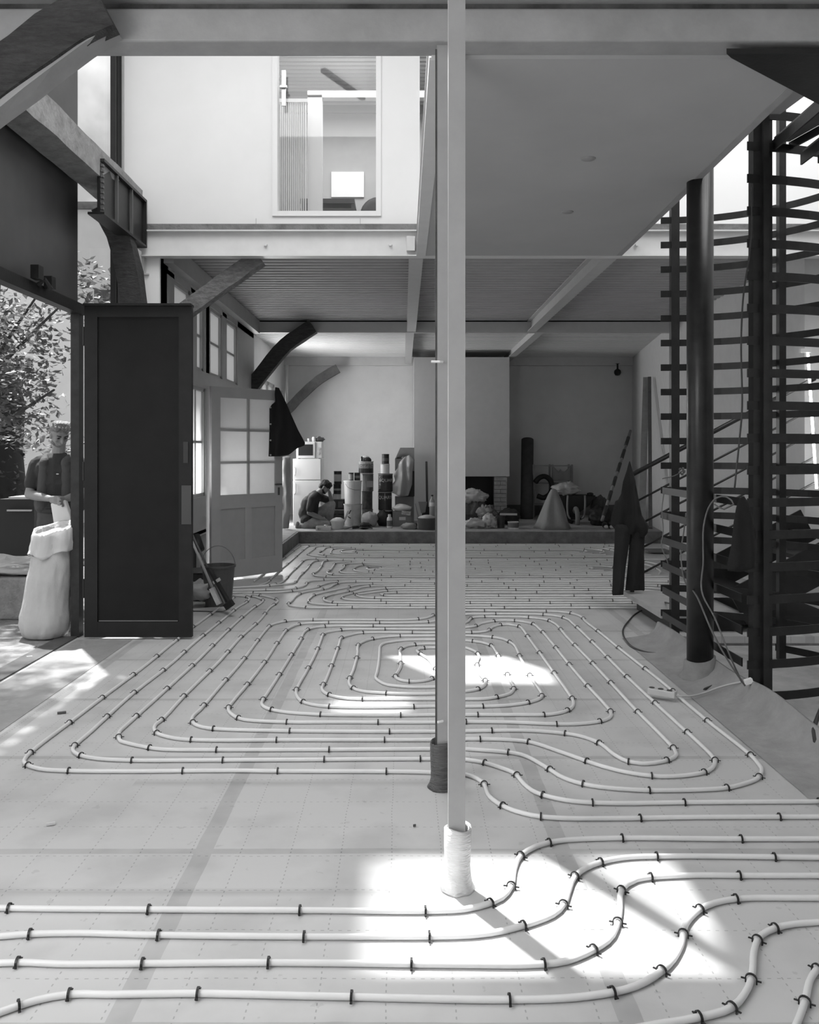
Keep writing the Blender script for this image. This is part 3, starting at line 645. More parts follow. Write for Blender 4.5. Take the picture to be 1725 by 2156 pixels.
pipe([(490,1254),(504,1255),(520,1257),(525,1261),(518,1268.7),(503.5,1277),(465,1308),(411.6,1351.6),(356.5,1401),(275,1464.6),(193,1539),(164,1564),(153.6,1575),(156.5,1584),(171,1591),(203,1597),(278,1601),(400,1601),(579,1600),(917,1598),(982,1599.4),(1021,1606),(1056,1617),(1082,1627),(1105,1652),(1131,1669.6),(1192,1685),(1270,1691),(1460,1689.5),(1725,1688),(1860,1688)], 'second pipe in from the outside of the large middle coil', BC, gap=.55)
pipe([(500,1252.5),(515,1254),(532,1255.6),(544,1259),(552,1262),(554,1265),(548,1271),(535,1279),(504,1305),(464,1343),(413,1394),(342,1459),(262,1531),(252,1540.6),(250,1552),(255,1561),(269.6,1565),(304,1572.5),(342,1577.7),(456,1579),(679,1578.5),(917,1577),(982,1577),(1003,1578.5),(1056,1582.6),(1099,1589),(1148,1614),(1189,1638.5),(1244,1654),(1334,1663),(1435,1664),(1531,1659),(1575,1648),(1593,1641),(1602.6,1630),(1604,1617.5),(1597,1608),(1580.6,1590),(1489.7,1517.5),(1432,1469),(1412.5,1451),(1352,1402.6),(1303,1364),(1262,1330.7),(1232.4,1307.5),(1225,1299),(1202,1291),(1174.5,1288),(1131.6,1287),(1046,1286),(981.5,1285.4),(950,1285.5),(922.5,1290.5),(909,1297),(895,1301.7),(861.6,1304.7),(739,1305),(632.5,1305.5),(608,1307),(588,1311),(572,1315.6),(559,1328),(538,1355),(508.7,1394),(463,1446),(421.7,1494),(406,1509),(406,1521),(417,1528),(440.6,1533.5),(548,1538),(776,1540.4),(923,1540),(982,1539.4),(1090,1538),(1157,1541),(1221,1549.6),(1262,1564.6),(1297,1591),(1324,1604),(1352,1608),(1393,1604),(1421,1594),(1425,1588.5),(1421,1579),(1404,1560),(1339.5,1495),(1289,1440.5),(1241,1389),(1194,1341),(1176.6,1320),(1167,1312),(1146.6,1304),(1103.7,1299.6),(1040,1298.5),(1005,1299),(994,1301),(983,1310),(960,1316),(922.5,1317.5),(778.5,1318),(705.5,1318),(667,1320.6),(648.7,1325.6),(638.5,1334.8),(634.5,1345),(611,1384),(575,1441.6),(562.6,1460.7),(551.5,1480),(556,1488),(585,1497),(664.7,1504),(854,1506),(923,1505),(982,1505),(1099,1505),(1145.5,1505),(1176,1501.7),(1202,1492),(1208,1481),(1206.7,1474),(1197,1459),(1162.7,1410.5),(1114.4,1344.6),(1106,1332),(1101.6,1326),(1093,1319),(1067,1314.6),(1054,1315.5),(1037,1321),(1027.6,1328),(1011.5,1331),(981.5,1332),(903,1332),(784.6,1331.7),(756,1333),(734,1338),(719.7,1343),(714.6,1356),(704.5,1384.5),(687,1431),(678,1450),(683,1457.5),(701.4,1465.6),(732,1470.7),(826,1472),(922.5,1472),(981.5,1472),(1018,1471.6),(1046,1468),(1075,1460),(1080,1454.5),(1083,1446),(1076,1435),(1064,1410.5),(1042.6,1369),(1034,1359),(1013.6,1352.6),(995.4,1350),(981.5,1349),(921.5,1347),(855.6,1348),(811,1354),(801,1361),(800,1367),(798,1392.6),(794.7,1414),(791.7,1428),(800,1435),(815,1441.7),(853.5,1446),(884,1447),(922.5,1446),(950,1444),(962,1436)], 'pipe of the middle coil that runs under the white power strip', BC, gap=.58)
pipe([(511,1251),(522.6,1251.7),(542.6,1253),(562.6,1256.5),(581.7,1261.7),(585,1265),(581,1270.4),(568.7,1279),(548,1305),(508,1341),(462.6,1392),(391,1462),(340.6,1516),(327.5,1526),(325,1536),(330,1543.5),(348,1550),(380,1556),(432,1558.5),(629.6,1558),(923,1557.7),(982,1556.5),(1055.6,1557),(1113.6,1562),(1186,1585),(1274,1615),(1332.6,1628.5),(1393,1635),(1459,1631),(1492,1623),(1505,1610.6),(1506,1601),(1499,1591),(1477,1569),(1394.6,1494),(1309,1414),(1258,1362),(1206.7,1313),(1195,1304),(1174.5,1297.5),(1134.8,1293.6),(1053,1292.5),(1004,1293),(981.5,1293.5),(950,1297),(922.5,1306),(909,1309),(884,1310.4),(829,1311),(692,1311),(636.5,1313.5),(608.7,1323),(590,1345),(559,1392),(515,1448.7),(495.6,1471),(481,1493),(490,1505),(513,1515),(617,1520.7),(695,1520.7),(923,1521),(982,1520),(1079,1521),(1183,1525),(1221,1524),(1263,1519),(1282,1512.5),(1287.5,1505),(1286,1498),(1274.5,1484),(1232,1438),(1190.6,1389),(1160.6,1351.5),(1138,1326),(1118.7,1312.5),(1084,1307),(1053,1306.5),(1017,1312),(998.6,1319),(981.5,1321),(950,1323.5),(913,1324.6),(803,1324.6),(728,1325.6),(687,1332),(679,1339),(677,1345),(666,1373.7),(646.6,1412),(624,1454.4),(626,1466.6),(638.5,1477.8),(667,1485),(710.5,1488.5),(856.6,1488.5),(922.5,1487),(981.5,1487.7),(1076,1484.5),(1121,1477),(1139,1469.5),(1141,1461),(1134,1449),(1114,1419),(1094,1380.5),(1089,1368.7),(1080,1356),(1053,1344),(1001,1339),(950,1338.5),(883,1339),(824,1340),(778.5,1346.5),(757,1356),(753,1365),(753.5,1375),(745,1408.8),(735,1436),(740,1446),(759,1454.4),(826,1460),(922.5,1460),(981.5,1455.5),(1007,1451),(1022,1441.6),(1022,1433),(1011.5,1420),(1008,1411.6),(1005,1394.4),(1009,1383.7),(1004,1374),(992,1367.6),(975,1362),(950,1357),(922.5,1356),(903,1355.7),(865.7,1358.5),(848.5,1364),(843,1369),(843,1382),(844,1401.7),(838,1415),(833,1424),(841,1431),(861.7,1435),(890,1434),(910,1429),(920.5,1421),(920,1412),(915,1404.7),(909,1395.6),(902,1387.5),(886,1377),(878,1370),(884,1366),(906,1364),(935,1364)], 'pipe winding into the centre of the large middle coil behind the columns', BC, gap=.58)
# rear coils: nested loops; left ends measured on the photograph, right ends turn beside the stairs
def yfl(y): return (CAMZ)*FPX/(y-HY)
def loop(left, ytop, ybot, xr, label, group, gap=.85):
    """left: pixel points from the lower strand round to the upper one; the strands then run right and turn back"""
    P = [F(x, y) for x, y in left]
    Yb, Yt = yfl(ybot), yfl(ytop)
    a = [(xr-.25, Yb), (xr*.5, Yb), (P[0].x+.55, Yb)]; b = [(P[-1].x+.55, Yt), (xr*.5, Yt), (xr-.25, Yt)]
    mid = (Yb+Yt)/2; dy = (Yt-Yb)/2
    arc = [(xr-.25+min(.25, dy)*math.sin(t*PI/6), mid+dy*math.cos(t*PI/6)) for t in range(1, 6)]
    pts = a + [(p.x, p.y) for p in P] + b + arc
    return pipe(pts, label, group, gap=gap, pix=False)
G1 = 'pipe loops of the nearest rear coil'
nm = ['outermost', 'second', 'third', 'fourth', 'fifth', 'innermost']
L1 = [([(735,1281),(652,1281.5),(609.6,1276.5),(616.5,1266),(626,1255.7),(643.5,1248),(688.7,1241),(702.6,1234),(713,1229.6),(735.7,1227)],1227,1281.7),
 ([(735,1276.5),(659,1273),(648.7,1267),(654,1261),(661.7,1255),(687,1248),(720.9,1241),(735.7,1238),(758,1233),(793,1231)],1231,1276.6),
 ([(760,1271.5),(696.5,1270),(681.7,1264.7),(692,1256),(720,1249.6),(749.6,1242.6),(762.6,1238.6),(793,1235)],1235,1271.5),
 ([(790,1266),(728,1264),(721,1258),(732,1254),(751,1249),(793,1242.6),(827,1240)],1239.6,1266.3),
 ([(820,1261),(771,1260),(751,1255),(772,1251),(822,1245.6)],1244,1261.2),
 ([(850,1256.5),(817,1256),(802,1253),(826,1250)],1249.4,1256.6)]
for i, (l, a, b) in enumerate(L1): loop(l, a, b, 3.55 - .17*i, 'white heating pipe, %s loop of the coil just beyond the large middle coil' % nm[i], G1, .8)
pipe([(476,1249),(494,1247.8),(560,1248),(588.7,1247),(640,1241.7),(666,1237),(678,1232),(695.7,1226.4),(725,1223.5),(793,1223),(1250,1223),(1420,1222)], 'white pipe leaving the bucket towards the rear coils, nearer of the pair', 'feed pipes of the rear coils', gap=.8)
pipe([(478,1243.5),(517,1243.2),(560,1242),(600,1241),(628,1237.7),(644,1232),(647,1227),(654,1224),(681.7,1221),(728.7,1219.5),(860,1219.8),(1250,1219.5),(1420,1219)], 'white pipe leaving the bucket towards the rear coils, farther of the pair', 'feed pipes of the rear coils', gap=.8)
G2 = 'pipe loops of the middle rear coil'
L2 = [([(732,1216.4),(669,1215),(659.7,1210.4),(668.4,1204.6),(677,1194),(681,1184.9),(685,1182.5),(702.6,1181)],1182,1216.4),
 ([(742,1212.6),(702,1211.5),(689,1208),(697.4,1201),(703,1193),(709,1187),(732,1185)],1184.8,1212.6),
 ([(770,1209),(726,1208),(716,1204.6),(724.6,1197),(730.4,1189),(755,1187.4)],1187.6,1209.2),
 ([(790,1206),(757,1205),(745.5,1201),(751,1195),(765,1191.5),(800,1190.5)],1190.5,1206),
 ([(815,1202.8),(785,1202),(772,1198.5),(782,1195),(815,1193.6)],1193.6,1202.8),
 ([(835,1199.6),(810,1199.2),(800,1198),(815,1196.6),(840,1196.4)],1196.4,1199.6)]
for i, (l, a, b) in enumerate(L2): loop(l, a, b, 3.6 - .17*i, 'white heating pipe, %s loop of the middle coil of the rear floor' % nm[i], G2, .9)
pipe([(482,1238),(560,1234),(592,1231),(618,1227.8),(625,1222.5),(629.6,1215),(647.5,1197.6),(656,1186),(665,1181.2),(686,1179.4),(737,1179.6),(1200,1179.4),(1400,1179)], 'white pipe running back past the glazed door, third from the side platform', 'feed pipes of the rear coils', gap=.8)
pipe([(520,1236),(581,1230),(592.5,1226.6),(616,1203.4),(631,1189.5),(641,1179.6),(648,1177.6),(672.5,1176.6),(708,1177),(1200,1177),(1400,1176.8)], 'white pipe running back past the glazed door, fourth from the side platform', 'feed pipes of the rear coils', gap=.8)
G3 = 'pipe loops of the farthest rear coil'
L3 = [([(720,1174.4),(666,1172.7),(649,1169),(662,1157.6),(666,1153),(678,1151.2),(720,1150.8)],1150.8,1174.4),
 ([(720,1171.5),(680.6,1169.5),(671,1167),(681.7,1159.3),(687,1154.9),(700,1153)],1152.9,1171.8),
 ([(740,1169),(698.6,1167),(697.4,1164),(703.8,1157),(722,1155)],1155,1169.2),
 ([(770,1166.6),(725.8,1165),(718.8,1162.8),(728,1158.5),(748,1157.2)],1157.2,1166.6),
 ([(790,1164),(755,1163.5),(743,1161.6),(760,1159.6),(790,1159.4)],1159.4,1164)]
for i, (l, a, b) in enumerate(L3): loop(l, a, b, 3.7 - .17*i, 'white heating pipe, %s loop of the coil along the rear platform' % (nm[i] if i < 4 else 'innermost'), G3, 1.0)
pipe([(545,1233),(560,1227.8),(572.8,1217),(597,1194.7),(615.7,1179),(645.8,1153),(652.8,1150),(678,1148.9),(1200,1148.8),(1360,1148.8)], 'white pipe running back past the glazed door, second from the side platform', 'feed pipes of the rear coils', gap=.8)
pipe([(535,1224),(560,1205),(592.5,1179),(600.6,1173.8),(617.4,1160.3),(630,1151),(636.5,1147.6),(653,1146.9),(1200,1146.8),(1360,1146.8)], 'white pipe running back past the glazed door, nearest the side platform', 'feed pipes of the rear coils', gap=.8)
o = MB().box(3.80, 4.16, 13.2, 13.55, .024, .05).build('offcut', mat('offcut', .16, .8)); tag(o, 'small grey offcut lying on the rear pipes', 'offcut')
# ------------------------------------------------------------------ stair cage: posts wrapped in flat steel bands
PITCH = .2095; BH = .056
plan_open = [(2.20, 7.27), (2.45, 7.24), (2.75, 7.12), (3.02, 6.9), (3.22, 6.6), (3.30, 6.25), (3.22, 5.95), (3.02, 5.75), (2.75, 5.62), (2.5, 5.54), (2.22, 5.49)]
plan_left = [(2.19, 7.18), (2.195, 6.6), (2.205, 6.0), (2.215, 5.56)]
def band_mesh(plan, z):
    P = catmull([Vector((x, y, z)) for x, y in plan], .08); vs = []; fs = []
    for i, p in enumerate(P):
        d = (P[min(i+1, len(P)-1)]-P[max(i-1, 0)]).normalized(); nrm = Vector((d.y, -d.x, 0))*.004
        for s in (-1, 1):
            for zz in (-BH/2, BH/2): vs.append(p + nrm*s + Vector((0, 0, zz)))
    for i in range(len(P)-1):
        a = i*4; b = a+4; fs += [(a,a+1,b+1,b), (a+2,b+2,b+3,a+3), (a,b,b+2,a+2), (a+1,a+3,b+3,b+1)]
    fs += [(0,2,3,1), (len(P)*4-4, len(P)*4-3, len(P)*4-1, len(P)*4-2)]
    return MB().add(vs, fs)
cage = thing('stair_cage', (2.8, 6.4, -.08), 'dark cage of curved flat steel bands around the stair on the right', 'cage')
for k in range(0, 19):
    z = .01 + PITCH*k
    pl = plan_open if k < 18 else [(3.30, 6.25), (3.22, 5.95), (3.02, 5.75), (2.75, 5.62), (2.5, 5.54), (2.36, 5.52)]
    if k == 0: pl = [(3.02, 6.9), (3.22, 6.6), (3.30, 6.25), (3.22, 5.95), (3.02, 5.75), (2.75, 5.62), (2.5, 5.54), (2.36, 5.52)]
    band_mesh(pl, z).build('steel_band', BAND, cage)
    if 1 <= k <= 6: band_mesh(plan_left, z).build('steel_band', BAND, cage)
POST = mat('cage_post_steel', .018, .4, metal=.2, var=.5, scale=10, spots=.12)
MB().box(2.285, 2.355, 7.25, 7.31, -.08, 3.76).build('post', POST, cage)
m = MB().box(2.264, 2.305, 5.50, 5.58, -.08, 3.76).box(2.318, 2.355, 5.47, 5.50, -.08, 3.76).box(2.305, 2.318, 5.50, 5.53, -.08, 3.76).box(2.358, 2.40, 5.53, 5.58, -.08, 3.76)
m.build('post', POST, cage)
MB().box(3.02, 3.075, 6.83, 6.89, -.08, 4.4).build('post', POST, cage)
MB().box(3.26, 3.32, 6.2, 6.26, -.08, 4.4).build('post', POST, cage)
t = thing('round_column', (2.093, 6.0, 0), 'thick round dark steel column standing in front of the stair cage', 'column')
MB().tube([(2.093, 6.0, .0), (2.093, 6.0, 3.95)], .091, 32).build('shaft', mat('round_column_steel', .026, .34, metal=.3, var=.4, scale=7), t, smooth=True)
m = MB().lathe((2.093, 6.0, 0), [(.17, .002), (.13, .02), (.112, .06), (.107, .12), (.10, .125)], 28, lambda r, z, a, j: (r*(1+.06*noise.noise(Vector((math.cos(a)*2, math.sin(a)*2, z*9)))), z + (.04*max(0, math.cos(a))*(j >= 3)), 0, 0)); m.build('felt_collar', FELT, t, smooth=True)
# winder treads above the cage
for i, (y0, y1, z, xx, l) in enumerate(((5.55, 4.35, 3.62, 2.42, 'uppermost'), (5.45, 4.55, 3.50, 2.56, 'middle'), (5.42, 4.7, 3.30, 2.95, 'lowest'))):
    t = thing('stair_tread', (xx, y0, z), 'dark winder tread jutting over the top of the cage, %s of three' % l, 'stair tread', 'winder treads at the top right')
    MB().slab([(xx, y0), (xx+.1, y0), (xx+.34, y1), (xx-.02, y1)], z, z+.03).build('tread', mat('tread_wood', .13, .6, var=.2), t)
    MB().bar((xx-.01, y0, z-.03), (xx-.03, y1, z-.03), .012, .07).build('edge_angle', DARK, t); MB().bar((xx+.1, y0, z-.03), (xx+.34, y1, z-.03), .012, .05).build('edge_angle', DARK, t)
o = MB().slab([(1.52, 4.0), (1.56, 4.045), (2.26, 4.6), (3.2, 5.3), (3.2, 4.0)], 3.47, 3.495).build('steel_plate', DARK); tag(o, 'black steel plate under the ceiling in the upper right corner', 'plate')
o = MB().slab([(2.1, 4.6), (2.5, 4.6), (2.42, 5.46), (2.33, 5.46)], 3.765, 3.79).build('landing_board', mat('landing_grey', .32, .6)); tag(o, 'grey landing board between the soffit and the cage top', 'board')
# stair flight with landing
t = thing('staircase', (3.2, 8.1, 0), 'dark steel stair with pipe handrails rising to the right inside the cage', 'staircase')
MB().slab([(2.27, 7.5), (3.0, 7.5), (3.0, 8.7), (2.25, 8.7)], .125, .17).build('landing', mat('landing_top', .38, .7, var=.08), t)
MB().box(2.36, 3.0, 7.56, 8.6, 0, .125).build('plinth', BLACK, t)
for y in (7.52, 8.72):
    MB().bar((2.95, y, .22), (4.15, y, .85), .02, .34).build('stringer', DARK, t)
for i in range(4):
    x = 2.98+.32*i; MB().box(x, x+.30, 7.53, 8.70, .27+.165*i, .31+.165*i).build('tread', DARK, t)
MB().slab([(3.0, 7.6), (3.9, 7.6), (3.9, 8.6), (3.0, 8.6)], .05, .12).build('plinth', BLACK, t)
yr = 8.64
def rail(x0, z0, x1, z1, r, y=yr): MB().tube([(x0, y, z0), (x1, y, z1)], r, 10).build('handrail', POST, t, smooth=True)
rail(2.31, 1.355, 4.18, 2.34, .024); 
for dz in (.30, .55, .80, 1.06): rail(2.30, 1.355-dz, 4.18, 2.34-dz, .011)
MB().box(2.30, 2.34, yr-.02, yr+.02, .17, 1.36).build('newel', POST, t)
MB().tube([(4.14, 8.3, 2.6), (4.20, 8.2, 1.22)], .014, 10)
t = thing('glow_streak', (4.15, 8.5, 1.2), 'glowing white tube light leaning on the wall behind the cage', 'lamp')
MB().tube([(4.10, 8.62, 2.60), (4.19, 8.62, 1.22)], .013, 10).build('tube', emit_mat('tube_glow', .9, 9), t, smooth=True)  # emissive tube standing in for a bright upright streak
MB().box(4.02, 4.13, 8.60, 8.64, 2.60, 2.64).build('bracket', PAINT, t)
# felt upstand along the pit edge
m = MB(); vs = []; fs = []; n = 70; prof = [(-.34, .004), (-.20, .016), (-.10, .045), (-.05, .095), (-.03, .145), (-.015, .147), (-.03, .06), (-.03, -.06)]
for i in range(n+1):
    y = 3.4 + (7.25-3.4)*i/n; wv = .03*noise.noise(Vector((y*1.3, 0, 1))); hh = 1 + .5*noise.noise(Vector((y*1.1, 4, 0)))
    for k, (a, z) in enumerate(prof):
        f_ = .016*noise.noise(Vector((y*6, k*2, 0))) if 0 < k < 4 else 0
        vs.append((2.205 + a + wv*(k > 1), y, (z*hh if z > 0 else z) + f_))
for i in range(n):
    for k in range(len(prof)-1): fs.append((i*8+k, i*8+k+1, (i+1)*8+k+1, (i+1)*8+k))
o = m.add(vs, fs).build('felt_upstand', mat('felt_pale', .30, .9, var=.15, scale=6, bump=.5, bscale=14), smooth=True, origin=(2.2, 5.3, 0)); tag(o, 'crumpled grey felt strip turned up along the edge of the stair pit', 'felt strip')
# cables and power strip
def cable(pts, r, m, label, grp=None, n=6):
    S = catmull(pts, .04); o = MB().tube(S, r, n).build('cable', m, smooth=True); return tag(o, label, 'cable', grp)
WCAB = mat('white_cable', .5, .5); GCAB = mat('grey_cable', .16, .5); KCAB = mat('black_cable', .03, .5)
t = thing('power_strip', (1.92, 5.62, .022), 'white multi-socket power strip lying across a pipe on the floor', 'power strip')
pa = F(1366, 1458, .03); pb = F(1424, 1468, .03); d = (pb-pa).normalized(); M = Matrix.Rotation(math.atan2(d.y, d.x), 3, 'Z')
c = (pa+pb)/2; c.z = .045
MB().rbox(c, ((pb-pa).length, .055, .04), M).build('housing', mat('strip_white', .55, .4), t, bevel=.005)
for i in range(3):
    cc = c + d*((i-1)*.058-.01) + Vector((0, 0, .0215)); MB().tube([cc, cc+Vector((0, 0, .0015))], .018, 12).build('socket', mat('socket_dark', .08, .5), t)
cable([pb+Vector((0,0,.01)), F(1450, 1466, .03), F(1480, 1460, .03), F(1515, 1447, .06), W(1545, 1439, 5.5), W(1562, 1436, 5.45)], .006, WCAB, 'white cable from the power strip to the cage foot')
cable([F(1484, 1452, .02), F(1500, 1445, .02), F(1520, 1440, .03), F(1535, 1437, .05)], .010, KCAB, 'short dark cord on the felt beside the white cable')
cable([W(1412, 1270, 7.5), F(1385, 1272, .1), F(1350, 1286, .02), F(1322, 1310, .012), F(1312, 1328, .01), F(1318, 1348, .01), F(1335, 1364, .01), F(1365, 1374, .01), F(1400, 1377, .01), F(1425, 1383, .01), F(1438, 1392, .02)], .008, mat('dark_floor_cable', .05, .5), 'dark cable looping over the floor beside the stair landing')
cable([W(1562, 1436, 5.45), W(1535, 1375, 5.4), W(1505, 1300, 5.5), W(1481, 1255, 5.6), W(1477, 1225, 5.7), W(1481, 1190, 5.7), W(1482, 1110, 5.72), W(1492, 1070, 5.7), W(1510, 1048, 5.6), W(1530, 1046, 5.5), W(1545, 1062, 5.42), W(1525, 1072, 5.42), W(1505, 1062, 5.5)], .0055, mat('hanging_cable', .12, .5), 'light grey cable draped over the lower cage bands')
cable([W(1583, 1462, 5.38), W(1570, 1445, 5.38), W(1530, 1385, 5.4), W(1500, 1330, 5.5), W(1470, 1260, 5.75), W(1440, 1215, 6.6), W(1434, 1165, 6.8), W(1440, 1120, 6.9), W(1445, 1080, 6.95)], .006, mat('hanging_cable2', .11, .5), 'grey cable slanting from the cage foot past the round column')
cable([W(1582, 395, 5.44), W(1583, 480, 5.44), W(1578, 540, 5.44), W(1566, 620, 5.44), W(1561, 720, 5.44), W(1563, 860, 5.44), W(1557, 930, 5.44), W(1547, 1030, 5.44)], .006, KCAB, 'thin black cable hanging beside the tall cage post')
cable([W(1398, 1040, 7.1), W(1394, 1075, 7.1), W(1397, 1120, 7.1), W(1393, 1150, 7.1), W(1405, 1180, 7.1), W(1412, 1210, 7.1)], .005, GCAB, 'thin grey cord hanging on the left corner of the cage')
cable([W(1735, 1480, 4.6), W(1722, 1510, 4.6), W(1714, 1540, 4.5), W(1718, 1565, 4.45), W(1732, 1590, 4.4)], .012, KCAB, 'black hose at the right edge beside the felt')
m = MB()
for i in range(7): 
    a = i*1.3; m.ball(W(1436+5*math.cos(a), 992+6*math.sin(a), 7.1), .012, 8, 6)
m.tube(catmull([W(1395, 1008, 7.1), W(1402, 1006, 7.1), W(1420, 1002, 7.1), W(1440, 990, 7.1)], .03), .004, 6); o = m.build('wire_knot', mat('rusty_wire', .10, .6), smooth=True); tag(o, 'tangled knot of wire tied to the cage beside the round column', 'wire')
o = MB().bar(W(1569, 1437, 5.3), W(1584, 1432, 5.3), .03, .03).build('cable_connector', mat('bright_connector', .85, .3)); tag(o, 'small bright ribbed connector at the foot of the cage post', 'connector')
# hanging clothes
BLK = mat('black_cloth', .006, .85, bump=.2, bscale=60); DKC = mat('dark_work_cloth', .009, .9, bump=.2, bscale=60); DKC2 = mat('dark_blue_cloth', .013, .9, bump=.2, bscale=60)
def px(pts, Y): return [(W(a, b, Y).x, W(a, b, Y).z) for a, b in pts]
yj = 10.98
t = thing('work_jacket', W(600, 962, yj), 'black work jacket hanging from the top corner of the glazed door', 'jacket')
cloth(MB(), px([(580, 815), (588, 817), (597, 835), (606, 855), (617, 880), (628, 905), (643, 932), (642, 938), (626, 944), (614, 954), (608, 958), (590, 961), (566, 961), (567, 940), (568, 900), (568, 860), (573, 852), (580, 846), (579, 830)], yj), yj-.02, .09, .013, .012, 45, 0, 1).build('body', BLK, t, smooth=True)
for yy in (858, 893, 927, 958): MB().ball(W(570, yy, yj-.06), .012, 8, 6).build('snap_button', mat('snap', .5, .3, metal=.8), t)
y8 = 8.5
t = thing('work_jacket', W(1330, 1140, y8), 'dark work jacket slung over the lower end of the stair handrail', 'jacket')
cloth(MB(), px([(1320, 990), (1326, 968), (1332, 990), (1338, 1012), (1346, 1055), (1352, 1085), (1366, 1108), (1364, 1122), (1356, 1132), (1340, 1128), (1318, 1124), (1300, 1120), (1286, 1104), (1287, 1090), (1296, 1055), (1302, 1052), (1308, 1040), (1312, 1015)], y8), y8, .10, .014, .018, 38, 0, 2).build('body', DKC, t, smooth=True)
t = thing('work_trousers', W(1310, 1253, y8), 'dark work trousers hanging below the jacket on the stair rail', 'trousers')
cloth(MB(), px([(1294, 1100), (1330, 1108), (1322, 1160), (1316, 1200), (1312, 1252), (1288, 1253), (1290, 1200), (1293, 1150)], y8), y8-.02, .09, .014, .014, 40, 0, 3).build('leg', DKC2, t, smooth=True)
cloth(MB(), px([(1328, 1108), (1360, 1112), (1358, 1170), (1359, 1244), (1318, 1244), (1322, 1205), (1326, 1160)], y8), y8+.02, .09, .014, .014, 40, 0, 4).build('leg', DKC, t, smooth=True)
t = thing('coat', W(1563, 1200, 5.36), 'black coat hanging on the cage beside the tall post', 'coat')
cloth(MB(), px([(1556, 1050), (1566, 1043), (1576, 1058), (1584, 1085), (1592, 1118), (1594, 1150), (1590, 1196), (1560, 1204), (1533, 1202), (1531, 1190), (1540, 1150), (1545, 1100), (1550, 1070)], 5.36), 5.36, .07, .010, .012, 60, 0, 5).build('body', BLK, t, smooth=True)
# ------------------------------------------------------------------ bucket and brooms behind the dark door
def bucket(name, c, rb, rt, h, m, label, cat='bucket', group=None, handle=None, rim=.012, hmat=None, fill=None, tilt=0):
    t = thing(name, c, label, cat, group); c = Vector(c)
    prof = [(rb, 0), (rb*1.01, .004), (rt, h-.02), (rt+rim, h-.018), (rt+rim, h), (rt-.004, h), (rt-.006, h-.02), (rb-.006, .01), (0, .008)]
    MB().lathe(c, [(0, 0)] + prof, 26).build('body', m, t, smooth=False)
    if handle:
        P = [c + Vector((math.cos(a)*(rt+rim), -.02 if handle > 0 else -(rt+rim)*abs(math.sin(a)), h-.02 + math.sin(a)*handle)) for a in [PI*i/14 for i in range(15)]]
        MB().tube(P, .004, 6).build('handle', hmat or GCAB, t, smooth=True)
    if fill: MB().ball(c+Vector((0, 0, h-.02)), (rt*.95, rt*.95, .07), 16, 8, nz=.25).build('foam', fill, t, smooth=True)
    return t
BKT = mat('grey_bucket', .07, .45, var=.15)
bucket('bucket', (-1.905, 8.75, 0), .13, .165, .43, BKT, 'dark grey bucket with a raised wire handle behind the dark door', handle=.22)
o = MB().lathe((-2.17, 9.2, .0), [(0, 0), (.15, 0), (.17, .02), (.20, .30), (.21, .31), (.19, .32)], 24).build('bin', mat('dark_bin', .05, .5), smooth=False); tag(o, 'dark round bin left of the bucket behind the door', 'bin')
t = thing('broom', (-1.9, 8.45, 0), 'broom with a pale head lying slanted beside the bucket', 'broom')
MB().tube([W(385, 1095, 8.3), W(452, 1248, 8.25)], .014, 8).build('handle', mat('broom_stick', .36, .6), t, smooth=True)
MB().bar(W(446, 1238, 8.22), W(462, 1272, 8.2), .03, .05).build('ferrule', mat('steel_bright', .6, .25, metal=.9), t)
MB().bar(W(475, 1278, 8.2), W(490, 1268, 8.2), .09, .06).build('brush_head', BLACK, t)
t = thing('floor_squeegee', (-1.85, 8.5, 0), 'black-handled floor tool leaning across the front of the bucket', 'tool')
MB().tube([W(402, 1120, 8.5), W(440, 1200, 8.42)], .011, 8).build('handle', mat('tool_handle', .10, .5), t, smooth=True)
MB().bar(W(440, 1196, 8.4), W(484, 1272, 8.32), .02, .10, up=(0, 1, 0)).build('pad', BLACK, t)
MB().bar(W(451, 1226, 8.37), W(462, 1220, 8.37), .03, .09, up=(0, 1, 0)).build('band', mat('band_white', .5, .6), t)
MB().tube([W(456, 1230, 8.36), W(478, 1276, 8.30)], .012, 8).build('strut', mat('aluminium', .5, .3, metal=.8), t)
t = thing('plastic_bag', W(425, 1255, 8.8), 'pale folded plastic bag left of the bucket', 'bag')
MB().ball(W(424, 1243, 8.7), (.13, .12, .09), 20, 12, nz=.5, sd=3).build('body', mat('grey_bag', .36, .4, bump=.5, bscale=12), t, smooth=True)
c = F(450, 1285, 0); o = MB().add([(c.x-.26, c.y+.05, .006), (c.x+.15, c.y+.10, .02), (c.x+.12, c.y-.10, .008), (c.x-.2, c.y-.08, .012), (c.x-.26, c.y+.05, .009), (c.x+.15, c.y+.10, .023), (c.x+.12, c.y-.10, .011), (c.x-.2, c.y-.08, .015)], [(0,1,2,3), (7,6,5,4), (0,4,5,1), (1,5,6,2), (2,6,7,3), (3,7,4,0)]).build('cardboard_sheet', mat('card_sheet', .45, .8)); tag(o, 'pale sheet of cardboard on the floor under the broom', 'cardboard')
o = MB().tube([W(412, 1128, 9.6), W(422, 1158, 9.5)], .05, 10).build('vacuum_hose', BLACK, smooth=True); tag(o, 'black hose end in the dark hatch beside the door', 'hose')
